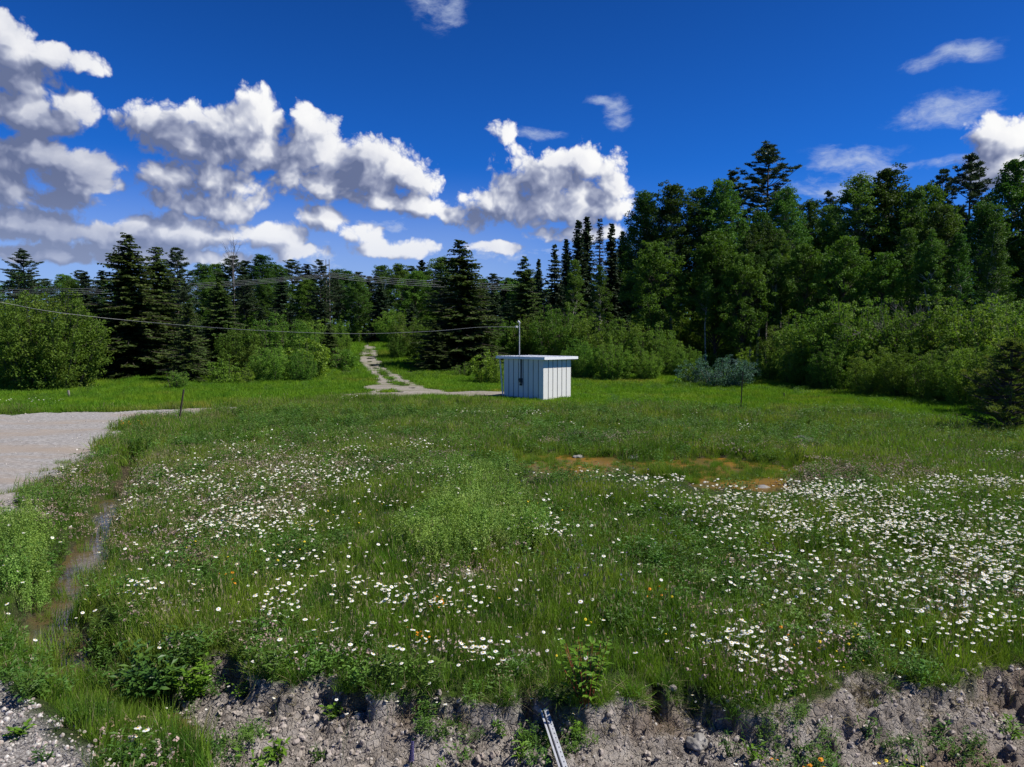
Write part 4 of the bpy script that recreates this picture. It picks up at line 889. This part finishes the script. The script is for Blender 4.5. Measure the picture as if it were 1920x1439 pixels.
for u, v, d in ((1412,430,56),(1426,460,55),(1441,420,57),(1452,470,54.5),(1466,440,56),(1325,520,55),(1748,440,48),(1732,460,49)):
    tree('slim_aspen', u, v, d, 'slim aspen with long bare pale trunk in the right forest', 'slim aspens with bare pale trunks')
tree('white_pine', 1440, 274, 70, 'tall white pine towering above the right forest', wide=1.1)
tree('white_pine', 1375, 325, 76, 'pine half hidden behind the left aspens', wide=0.8)
tree('tufted_pine', 1822, 296, 68, 'larger tufted pine on the right skyline')
tree('tufted_pine', 1770, 320, 68, 'smaller tufted pine on the right skyline', wide=0.8)
tree('tufted_pine', 1555, 363, 80, 'small pine tip in the skyline gap', wide=0.7)
tree('maple', 1228, 448, 58, 'round leafy maple at the left front of the right forest', wide=1.1)
tree('maple', 1345, 430, 57, 'pale leafy maple in front of the aspens', wide=1.15)
tree('maple', 1395, 470, 54, 'leafy maple beside the pale aspen trunks')
tree('maple', 1510, 455, 54, 'leafy maple at the foot of the skyline gap', wide=0.95)
tree('maple', 1585, 440, 52, 'dark leafy maple below the two skyline aspens', wide=0.95)
tree('maple', 1735, 342, 60, 'bright yellow green maple top between aspens and pines', wide=0.9)
tree('maple', 1660, 470, 50, 'leafy maple above the grey brush')
tree('birch', 1700, 430, 52, 'birch with pale trunk above the grey brush', wide=1.2)
tree('birch', 1800, 440, 48, 'birch behind the right willow thicket', wide=1.2)
tree('birch', 1870, 420, 44, 'birch near the right edge behind the thicket', wide=1.2)
tree('birch', 1450, 560, 54, 'short birch at the dark forest opening')
for u, v, d, w in ((1290,650,52,0.9),(1480,602,48,1.0),(1545,570,44,1.1),(1610,562,42,1.1),(1680,575,41,1.0),(1745,570,39,1.1),(1820,560,37,1.1),(1890,560,34,1.1),(1960,570,31,1.1),(1450,650,47,0.8),(1500,640,44,1.0),(1570,640,40,1.0),(1640,650,37,1.0),(1700,655,35,1.0),(1765,650,32.5,1.0),(1830,650,30,1.0),(1900,640,27,1.0),(1540,690,41,0.8),(1420,690,49,0.7),(1380,640,58,1.2),(1330,660,56,1.1),(1290,640,60,1.2),(1430,630,60,1.2),(1360,620,66,1.3)):
    tree('willow', u, v, d, 'willow shrub in the long thicket before the right forest', 'willow shrubs before the right forest', w)
tree('edge_pine', 1900, 645, 21.5, 'young bushy pine at the right edge of the meadow', wide=1.0)
tree('blue_shrub', 1350, 668, 43.5, 'low shrub standing in for a blue lens flare on the lawn right of the shed', wide=1.3)
tree('lime_shrub', 1290, 690, 45, 'yellow green shrub left of the flare tinted shrub', wide=0.8)
tree('lime_shrub', 1405, 655, 50, 'yellow green shrub behind the flare tinted shrub', wide=1.0)
# far rows
FR = [(120,512),(150,508),(190,506),(380,492),(405,492),(436,482),(460,486),(490,476),(516,492),(546,488),(575,494),(630,502),(650,505),(672,512),(692,516),(716,496),(748,492),(770,500),(792,487),(826,479),(905,520),(925,515),(890,530),(955,520)]
for i, (u, v) in enumerate(FR):
    tree(('aspen', 'tufted_pine', 'far_spruce', 'aspen')[i % 4], u, v, 92 + (i * 7) % 16, 'dark tree in the far row along the left and centre skyline', 'far trees along the skyline', 1.6)
for i, u in enumerate(range(-60, 1010, 46)):
    tree(('aspen', 'far_spruce', 'maple', 'tufted_pine')[i % 4], u + random.uniform(-12, 12), 512 + random.uniform(-6, 16), 84 + random.uniform(-4, 5), 'dark tree in the shadowed middle of the left and centre forest', 'trees in the shadowed middle of the forest', 1.3)
for i, u in enumerate(range(-60, 1000, 60)):
    if 640 < u < 750: continue
    tree('far_spruce', u + random.uniform(-12, 12), 565 + random.uniform(-8, 14), 74 + random.uniform(-3, 3), 'dark tree in the shadowed middle of the left and centre forest', 'trees in the shadowed middle of the forest', 1.3)
for i, u in enumerate(range(1180, 2080, 44)):
    tree(('aspen', 'far_spruce')[i % 2], u + random.uniform(-12, 12), (430 if 1495 > u or u > 1580 else 425) + random.uniform(-20, 30), 76 + random.uniform(-4, 4), 'dark tree standing inside the right forest behind the front trees', 'trees inside the right forest', 1.3)
for i, u in enumerate(range(1150, 1700, 40)):
    tree(('maple', 'aspen')[i % 2], u, 520 + random.uniform(-15, 15), 98 + random.uniform(-5, 5), 'dark tree standing inside the right forest behind the front trees', 'trees inside the right forest', 1.6)
for i, u in enumerate(range(-80, 1720, 48)):
    if 660 < u < 720: continue
    tree('willow', u, 592 + random.uniform(-14, 10), 90 + random.uniform(-5, 6), 'dim willow shrub in the understory at the foot of the far trees', 'understory shrubs below the far trees', 1.7)
for i, u in enumerate(range(1170, 1700, 34)):
    tree(('far_spruce', 'willow')[i % 2], u, 585 + random.uniform(-14, 10), 66 + random.uniform(-2, 2), 'dim low tree in the shaded understory of the right forest', 'understory of the right forest', 1.5)
for i, u in enumerate(range(950, 1200, 26)):
    tree(('far_spruce', 'maple')[i % 2], u, 530 + random.uniform(-12, 12), 84 + random.uniform(-3, 3), 'dark tree filling the forest behind the spruces near the shed mast', 'trees behind the spruces near the shed mast', 1.5)
# bare brush and dead treetop
def bare_tree(H, spread, n, seed, r0=0.03):
    g_ = random.Random(seed); mb = MB()
    def br(p, d, L, r, lv):
        e = p + d * L; mb.tube([p, p.lerp(e, 0.5) + Vector((g_.gauss(0, .04), g_.gauss(0, .04), 0)) * L, e], [r, r * 0.8, r * 0.55], 4, cap=False)
        if lv:
            for _ in range(n):
                q_ = (d + Vector((g_.gauss(0, spread), g_.gauss(0, spread), g_.gauss(0.1, spread * 0.7)))).normalized()
                br(p.lerp(e, g_.uniform(0.35, 1)), q_, L * g_.uniform(0.45, 0.75), r * 0.55, lv - 1)
    return mb, br
mb, br = bare_tree(4, 0.5, 4, 3)
for k in range(9): br(Vector((random.uniform(-1.5, 1.5), random.uniform(-0.6, 0.6), 0)), Vector((random.gauss(0, .3), random.gauss(0, .2), 1)).normalized(), 2.8, 0.035, 3)
x_, y_, _ = atd(1705, 600, 40.0); tag(link('bare_shrub', mb.mesh('bare_shrub', ['dead_wood']), None, (x_, y_, 0), scale=(1, 1, 1.05)), 'leafless grey brush standing in the right willow thicket', 'bare shrub')
mb, br = bare_tree(13, 0.45, 5, 5); mb.tube([(0, 0, -0.1), (0, 0, 13)], [0.14, 0.08], 6); br(Vector((0, 0, 10.5)), Vector((0, 0, 1)), 3.5, 0.08, 3)
x_, y_, z_ = atd(437, 466, 88.0); tag(link('dead_tree', mb.mesh('dead_tree', ['dead_wood']), None, (x_, y_, 0), scale=(0.6, 0.6, z_ / 15.5)), 'bare dead treetop above the far left skyline', 'dead tree')

# ------------------------------------------------------------------ shed
def shed():
    A_ = Vector((-0.49, 36.0, 0)); B_ = Vector((1.51, 33.86, 0)); Cc = Vector((3.03, 35.1, 0))
    # square the corner at B
    e1 = (A_ - B_).normalized(); e2 = Vector((-e1.y, e1.x, 0)); e2 = e2 if e2.dot(Cc - B_) > 0 else -e2
    L1 = (A_ - B_).length; L2 = (Cc - B_).length
    root = bpy.data.objects.new('metal_shed', None); C.objects.link(root); root.location = B_
    M = Matrix((e1, e2, Vector((0, 0, 1)))).transposed(); det = M.determinant()
    def P(a, b, z): return tuple(e1 * a + e2 * b + Vector((0, 0, z)))
    Hw = 2.0
    def panel(name, o_, dirv, outv, L, ribs, z0=-0.15, taper=0.0):
        mb = MB(); t_ = 0.03
        def pp(s_, d_, z): return tuple(Vector(o_) + dirv * s_ + outv * d_ + Vector((0, 0, z)))
        n = ribs
        pitch = L / n; prof = []
        for i in range(n):
            s0 = i * pitch; prof += [(s0 + 0.025, 0), (s0 + pitch - 0.030, 0), (s0 + pitch - 0.024, -0.022), (s0 + pitch - 0.006, -0.022), (s0 + pitch, 0.010), (s0 + pitch + 0.022, 0.010)]
        prof = [(0, 0)] + [p for p in prof if p[0] < L - 0.03] + [(L, 0)]
        b = len(mb.v)
        for s_, d_ in prof:
            tp = taper * s_ / L; mb.v.append(pp(s_, d_, z0)); mb.v.append(pp(s_ + tp, d_, Hw)); mb.v.append(pp(s_, -t_, z0)); mb.v.append(pp(s_ + tp, -t_, Hw))
        for i in range(len(prof) - 1):
            a0 = b + i * 4; a1 = a0 + 4; dk = 1 if abs(prof[i][1] + 0.022) < 1e-6 or abs(prof[i + 1][1] + 0.022) < 1e-6 else 0
            mb.f.append([a0, a1, a1 + 1, a0 + 1]); mb.m.append(dk); mb.f.append([a1 + 2, a0 + 2, a0 + 3, a1 + 3]); mb.m.append(0)
        for a0 in (b, b + (len(prof) - 1) * 4): mb.f.append([a0, a0 + 1, a0 + 3, a0 + 2]); mb.m.append(0)
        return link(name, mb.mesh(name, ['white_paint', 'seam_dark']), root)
    panel('wall', (0, 0, 0), e1, -e2, L1 - 0.12, 8, taper=0.0)
    panel('wall', tuple(e2 * 0.035), e2, -e1, L2 - 0.04, 6)
    panel('wall', tuple(e1 * (L1 - 0.12) + e2 * L2), -e1, e2, L1 - 0.12, 8)
    # slanting outer post at the open end and the inner frame
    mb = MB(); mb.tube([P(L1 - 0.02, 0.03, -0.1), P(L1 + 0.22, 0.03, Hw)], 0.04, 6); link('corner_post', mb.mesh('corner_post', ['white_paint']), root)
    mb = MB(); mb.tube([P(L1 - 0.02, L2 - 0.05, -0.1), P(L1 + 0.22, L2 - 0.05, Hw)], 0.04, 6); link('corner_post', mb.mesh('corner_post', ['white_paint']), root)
    # roof: deck with fascia and low ribs
    mb = MB(); oh = 0.13
    a0, a1, b0, b1 = -0.23, L1 + 0.30, -0.16, L2 + 0.26
    def prism(a0, a1, b0, b1, z0, z1, mi=0):
        v = [P(a, b_, z) for z in (z0, z1) for a, b_ in ((a0, b0), (a1, b0), (a1, b1), (a0, b1))]
        mb.add(v, [(0, 3, 2, 1), (4, 5, 6, 7), (0, 1, 5, 4), (1, 2, 6, 5), (2, 3, 7, 6), (3, 0, 4, 7)], mi)
    prism(a0 + .01, a1 - .01, b0 + .01, b1 - .01, Hw + 0.002, Hw + 0.085)
    for i in range(9):
        b_ = b0 + 0.08 + (b1 - b0 - 0.16) * i / 8; prism(a0 + 0.015, a1 - 0.015, b_ - 0.018, b_ + 0.018, Hw + 0.083, Hw + 0.115)
    link('roof', mb.mesh('roof', ['white_roof']), root)
    mb = MB()
    prism(a0 - .012, a1 + .012, b0 - .012, b0 + .012, Hw - 0.02, Hw + 0.108); prism(a0 - .012, a1 + .012, b1 - .012, b1 + .012, Hw - 0.02, Hw + 0.108)
    prism(a0 - .012, a0 + .010, b0 + .014, b1 - .014, Hw - 0.02, Hw + 0.105); prism(a1 - .010, a1 + .012, b0 + .014, b1 - .014, Hw - 0.02, Hw + 0.105)
    link('fascia', mb.mesh('fascia', ['white_roof']), root)
    # conduit, meter box, service mast
    s_ = (1019 - 981) / (1019 - 942) * L1 * 1.04
    mb = MB(); mb.tube([P(s_, -0.05, 0.78), P(s_, -0.05, Hw - 0.03)], 0.032, 8); link('conduit', mb.mesh('conduit', ['dark_metal']), root)
    mb = MB(); c0 = Vector(P(s_, -0.06, 0.92)); rot = Matrix((e1, e2, Vector((0, 0, 1)))).transposed()
    mb.box(c0, (0.16, 0.10, 0.22), rot); mb.tube([P(s_ - 0.0, -0.10, 0.96), P(s_, -0.16, 0.96)], 0.07, 12); mb.box(Vector(P(s_ + 0.01, -0.06, 0.72)), (0.10, 0.08, 0.10), rot)
    mb.tube([P(s_ - 0.05, -0.05, 0.84), P(s_ - 0.12, -0.05, 0.78), P(s_ - 0.05, -0.05, 0.70)], 0.012, 5)
    link('meter_box', mb.mesh('meter_box', ['dark_metal']), root)
    top = Hw + 1.72
    mb = MB(); mb.tube([P(s_, -0.16, Hw - 0.01), P(s_, -0.16, top)], 0.024, 8)
    m_ = link('mast', mb.mesh('mast', ['galvanised']), root)
    mb = MB(); mb.tube([P(s_, -0.16, top - 0.01), P(s_, -0.16, top + 0.06), P(s_ + 0.06, -0.16, top + 0.13), P(s_ + 0.13, -0.16, top + 0.09)], [0.035, 0.045, 0.045, 0.035], 8)
    link('weather_head', mb.mesh('weather_head', ['galvanised']), m_)
    mb = MB(); mb.tube([P(s_, -0.16, top - 0.13), P(s_ + 0.22, -0.16, top - 0.15)], 0.025, 6); mb.tube([P(s_ + 0.16, -0.16, top - 0.145), P(s_ + 0.26, -0.16, top - 0.155)], 0.05, 8)
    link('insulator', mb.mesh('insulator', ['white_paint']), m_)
    tag(root, 'small white metal shed with seamed walls and flat roof on the lawn', 'shed')
    return Vector(B_) + Vector(P(s_ + 0.26, -0.16, top - 0.155))
wp = shed()
# overhead wires
def wire(name, pts, r, lab, grp=None, m='wire_grey'):
    out = []
    P_ = [Vector(p) for p in pts]
    for i in range(len(P_) - 1):
        p0 = P_[max(i - 1, 0)]; p1 = P_[i]; p2 = P_[i + 1]; p3 = P_[min(i + 2, len(P_) - 1)]
        for k in range(8):
            t_ = k / 8; out.append(0.5 * ((2 * p1) + (p2 - p0) * t_ + (2 * p0 - 5 * p1 + 4 * p2 - p3) * t_ ** 2 + (3 * p1 - p0 - 3 * p2 + p3) * t_ ** 3))
    out.append(P_[-1]); mb = MB(); mb.tube(out, r, 5)
    return tag(link(name, mb.mesh(name, [m], True)), lab, 'wire', grp)
wire('service_wire', [wp, atd(900, 614, 35.6), atd(800, 622, 36.3), atd(650, 626, 37.3), atd(450, 618, 38.6), atd(250, 602, 40), atd(100, 585, 36), atd(0, 567, 31), atd(-250, 525, 27), atd(-600, 470, 24)], 0.010, 'single sagging wire running left from the mast of the shed')
for k in range(4):
    dv = k * 3.4
    wire('power_line', [atd(-300, 555 + dv, 70), atd(0, 544 + dv, 70), atd(180, 541 + dv, 69), atd(400, 530 + dv * .9, 69), atd(560, 518.5 + dv * 0.7, 69), atd(614, 513 + dv * .7, 69), atd(665, 516 + dv, 69), atd(770, 525 + dv, 69), atd(910, 532 + dv, 69), atd(1000, 537 + dv, 69)], 0.014, 'one of the parallel power lines crossing before the far trees', 'power lines before the far trees')
for du, lb in ((0, 'left one of the twin bare poles at the skyline'), (6, 'right one of the twin bare poles at the skyline')):
    x_, y_, z_ = atd(611 + du, 487, 74.0); mb = MB(); mb.tube([(0, 0, -0.2), (0, 0, z_)], [0.045, 0.035], 8)
    tag(link('utility_pole', mb.mesh('utility_pole', ['weathered_wood']), None, (x_, y_, 0)), lb, 'pole', 'twin poles at the skyline')

# ------------------------------------------------------------------ posts, stakes, rocks
def post(name, ub, vb, ut, vt, r, m, label, cat, style='t'):
    x_, y_ = gnd(ub, vb, 0); d = float(y_); top = atd(ut, vt, d); b_ = Vector((float(x_), d, -0.25)); tp = Vector(top); ax = (tp - b_).normalized()
    mb = MB()
    if style == 't':
        q_ = ax.to_track_quat('Z', 'Y').to_matrix(); L = (tp - b_).length; mid = (tp + b_) / 2 - b_
        mb.box(mid, (r * 2.4, r * 0.5, L), q_); mb.box(mid + q_ @ Vector((0, r * 0.8, 0)), (r * 0.5, r * 1.1, L), q_)
        for k in range(int(L / 0.06)): mb.box(ax * (0.1 + k * 0.06) + q_ @ Vector((0, -r * 0.4, 0)), (r * 1.0, r * 0.5, 0.02), q_)
    else:
        L = (tp - b_).length; q_ = ax.to_track_quat('Z', 'Y').to_matrix(); mb.box((tp + b_) / 2 - b_, (r * 2, r * 1.3, L), q_)
    return tag(link(name, mb.mesh(name, [m]), None, b_), label, cat)
post('fence_post', 333, 797, 345, 731, 0.028, 'rusty_post', 'dark leaning metal fence post beside the gravel road', 'post')
post('fence_post', 1389, 768, 1393, 697, 0.022, 'rusty_post', 'thin dark upright metal post on the lawn before the flare tinted shrub', 'post')
post('stake', 1471, 749, 1470, 737, 0.03, 'rusty_post', 'short dark stake on the lawn right of the thin post', 'stake', 'b')
post('wooden_stake', 132, 749, 128, 732, 0.045, 'weathered_wood', 'short weathered wooden stake in the grass below the large left bush', 'stake', 'b')
post('wooden_stake', 331, 795, 330, 778, 0.04, 'weathered_wood', 'short grey wooden stake at the foot of the leaning fence post', 'stake', 'b')
post('stick', 318, 1178, 316, 1142, 0.006, 'weathered_wood', 'pale dry upright stick above the leafy weed bush', 'stick', 'b')
post('stick', 391, 925, 389, 909, 0.007, 'weathered_wood', 'pale dry upright stick among the daisies on the left', 'stick', 'b')
# perforated steel channel leaning on the bank
def channel():
    a = Vector(atd(1019, 1329, 5.60)); b_ = Vector(atd(1066, 1470, 4.82)); root = bpy.data.objects.new('steel_channel', None); C.objects.link(root); root.location = b_
    ax = (a - b_); L = ax.length; ax.normalize(); q_ = ax.to_track_quat('Z', 'Y').to_matrix()
    xa = Vector((1, -0.15, 0)); xa = (xa - ax * xa.dot(ax)).normalized(); na = ax.cross(xa); na = na if na.z > 0 else -na
    rot = Matrix((xa, ax, na)).transposed()
    mb = MB(); w = 0.085
    # top face as strips so the bolt holes are real openings
    hole = 0.010; x0 = 0.012; mid = L / 2
    mb.box(ax * mid + xa * (-0.026) + na * 0.0, (0.014, L, 0.006), rot)
    mb.box(ax * mid + xa * (-0.019) - na * 0.014, (0.004, L, 0.030), rot)
    mb.box(ax * mid + xa * (-0.009) - na * 0.028, (0.017, L, 0.004), rot, 1)
    mb.box(ax * mid + xa * (0.0) - na * 0.014, (0.004, L, 0.030), rot)
    mb.box(ax * mid + xa * (0.007) + na * 0.0, (0.014, L, 0.006), rot); mb.box(ax * mid + xa * (0.029) + na * 0.0, (0.010, L, 0.006), rot)
    n = int(L / 0.05)
    for i in range(n + 1):
        y0 = i * 0.05 + 0.012; y1 = min(L, y0 + 0.038)
        if y1 > y0: mb.box(ax * ((y0 + y1) / 2) + xa * 0.019, (0.012, y1 - y0, 0.006), rot)
    mb.box(ax * mid + xa * 0.019 - na * 0.02, (0.030, L, 0.003), rot, 1)
    link('rail', mb.mesh('rail', ['galvanised', 'dark_metal']), root)
    tag(root, 'pale perforated steel channel leaning on the dirt bank', 'steel channel')
channel()
def rock(u, v, wpx, hpx, label, seed, m='rock', flat=0.5):
    x_, y_ = gnd(u, v, 0.0); x_ = float(x_); y_ = float(y_); r = wpx / F * y_ / 2
    me = lump_mesh('rock', seed, m, 0.6, flat, 4); me.polygons.foreach_set('use_smooth', [True] * len(me.polygons))
    g0 = float(height(np.array(x_), np.array(y_)))
    return tag(link('rock', me, None, (x_, y_, g0 + r * 0.02), (0, 0, seed), (r, r * 0.8, hpx / F * y_ * 1.0)), label, 'rock')
rock(1778, 834, 62, 22, 'flat pale grey rock in the meadow near the young bushy pine', 1)
rock(1505, 824, 46, 20, 'grey rock beyond the right end of the pond', 2)
rock(1232, 798, 34, 14, 'grey rock behind the middle of the pond', 3)
rock(1188, 858, 20, 16, 'small pale stone standing in the pond gap', 4)
rock(1428, 905, 34, 14, 'flat stone at the near right shore of the pond', 5)
rock(1085, 852, 26, 12, 'pinkish flat stone at the far shore of the pond', 6)
rock(97, 895, 22, 12, 'flat grey stone on the verge beside the gravel road', 7)
rock(1310, 1340, 44, 26, 'whitish rock poking out of the turf edge', 8)
rock(38, 1348, 26, 16, 'largest grey stone on the gravel at the lower left', 9)
rock(862, 1092, 50, 18, 'pale sandy lump of bare soil amid the meadow', 10, 'dirt_clod')
# leafy plants standing on their own
def leafy_plant(u, v, hgt, rad, L, Wd, nst, per, matn, label, seed, name='leafy_plant', cat='plant', group=None, red=False):
    g = np.random.default_rng(seed); x_, y_ = gnd(u, v, -0.05); x_ = float(x_); y_ = float(y_); mb = MB(); cen = []; tan = []; nor = []; L_ = []
    for i in range(nst):
        a = g.random() * 6.283; r = rad * math.sqrt(g.random()); tp = np.array([r * math.cos(a), r * math.sin(a), hgt * g.uniform(0.55, 1)]); b0 = np.array([tp[0] * 0.15, tp[1] * 0.15, -0.05])
        mb.tube([tuple(b0), tuple((b0 + tp) / 2 + [0, 0, 0.03]), tuple(tp)], [0.004, 0.003, 0.0015], 4, cap=False)
        for j in range(per):
            s_ = g.uniform(0.25, 1.0); p = b0 + (tp - b0) * s_; an = g.random() * 6.283; d = np.array([math.cos(an), math.sin(an), g.uniform(-0.15, 0.6)])
            ll = L * g.uniform(0.65, 1.2); cen.append(p + d * ll * 0.55); tan.append(d); nor.append([g.normal() * 0.3, g.normal() * 0.3, 1]); L_.append(ll)
    L_ = np.array(L_); v_, f_ = leaves(np.array(cen), np.array(nor), np.array(tan), L_, L_ * Wd, 0.15)
    e = bpy.data.objects.new(name, None); C.objects.link(e); e.location = (x_, y_, float(height(np.array(x_), np.array(y_))))
    link('foliage', mesh_arrays('foliage', v_, f_, [matn]), e); link('stems', mb.mesh('stems', ['red_stem' if red else 'deep_leaf']), e)
    return tag(e, label, cat, group)
leafy_plant(1100, 1335, 0.55, 0.22, 0.085, 0.45, 20, 12, 'fresh_leaf', 'bright green sapling with pointed leaves at the turf edge right of the steel channel', 1, 'sapling', 'sapling', red=True)
leafy_plant(300, 1262, 0.52, 0.42, 0.085, 0.42, 42, 16, 'deep_leaf', 'large dark leafy weed bush on the bank beside the ditch', 2)
leafy_plant(360, 1262, 0.40, 0.26, 0.080, 0.42, 24, 14, 'fresh_leaf', 'lighter leafy weed at the right side of the large weed bush', 3)
leafy_plant(225, 1255, 0.36, 0.2, 0.07, 0.38, 16, 12, 'deep_leaf', 'leafy weed hanging over the dark ditch bank', 4)
leafy_plant(1528, 1412, 0.16, 0.14, 0.17, 0.24, 12, 2, 'deep_leaf', 'rosette of long toothed leaves on the dirt beside orange blossoms', 5)
leafy_plant(625, 1312, 0.16, 0.12, 0.06, 0.4, 8, 8, 'fresh_leaf', 'small bright weed on the turf edge below the daisies left of centre', 6)
leafy_plant(1085, 1352, 0.10, 0.07, 0.055, 0.5, 5, 6, 'fresh_leaf', 'tiny seedling on the dirt directly below the bright sapling', 7)
leafy_plant(460, 1275, 0.12, 0.16, 0.05, 0.5, 10, 7, 'fresh_leaf', 'low yellow green weed on the turf edge left of the daisies', 8)
leafy_plant(1410, 1318, 0.18, 0.2, 0.05, 0.5, 14, 9, 'weed_leaf', 'spreading weed drooping over the turf edge right of the whitish rock', 9)
leafy_plant(1480, 1318, 0.2, 0.22, 0.055, 0.45, 16, 9, 'fresh_leaf', 'yellowish weed at the turf edge above the toothed rosette', 10)
WG = 'small weeds sprouting from the bare dirt bank'
for i, (u, v, h_) in enumerate(((815,1425,.2),(820,1438,.12),(1190,1425,.1),(1130,1432,.1),(1240,1436,.1),(1500,1370,.14),(1420,1385,.16),(1460,1440,.1),(1370,1375,.22),(1690,1400,.16),(1730,1385,.2),(1780,1410,.1),(1860,1385,.12),(700,1430,.1),(560,1412,.1),(480,1400,.3),(440,1420,.25),(400,1360,.2),(980,1370,.18),(940,1345,.16),(330,1340,.3),(520,1375,.2),(600,1360,.12),(1620,1345,.16),(1900,1330,.16),(1760,1330,.16),(280,1430,.2),(30,1380,.12),(190,1340,.2),(90,1425,.1))):
    leafy_plant(u, v, h_ * 1.1, 0.07 + h_ * 0.25, 0.045 if i % 3 else 0.07, 0.4 if i % 2 else 0.28, 7, 7, ('fresh_leaf', 'weed_leaf', 'deep_leaf')[i % 3], 'small leafy weed sprouting from the bare dirt bank', 30 + i, 'small_weed', 'weed', WG)
# purple lupine spike
mb = MB(); g_ = random.Random(4)
x_, y_ = gnd(768, 1440, -0.25); mb.tube([(0, 0, -0.05), (0.02, 0, 0.12), (0.03, 0, 0.26)], 0.004, 5)
for k in range(150):
    z_ = 0.10 + 0.18 * k / 150; a = k * 2.4; r_ = 0.015 * (1.1 - 0.7 * k / 150); c_ = Vector((0.015 + 0.05 * (z_ - 0.1) + r_ * math.cos(a), r_ * math.sin(a), z_ * 0.85)); mb.box(c_, (0.009, 0.006, 0.006), Euler((a, k, 0)).to_matrix(), 1)
tag(link('lupine_flower', mb.mesh('lupine_flower', ['deep_leaf', 'purple_petal']), None, (float(x_), float(y_), float(height(np.array(float(x_)), np.array(float(y_)))))), 'purple flower spike on the dirt at the bottom edge', 'flower')
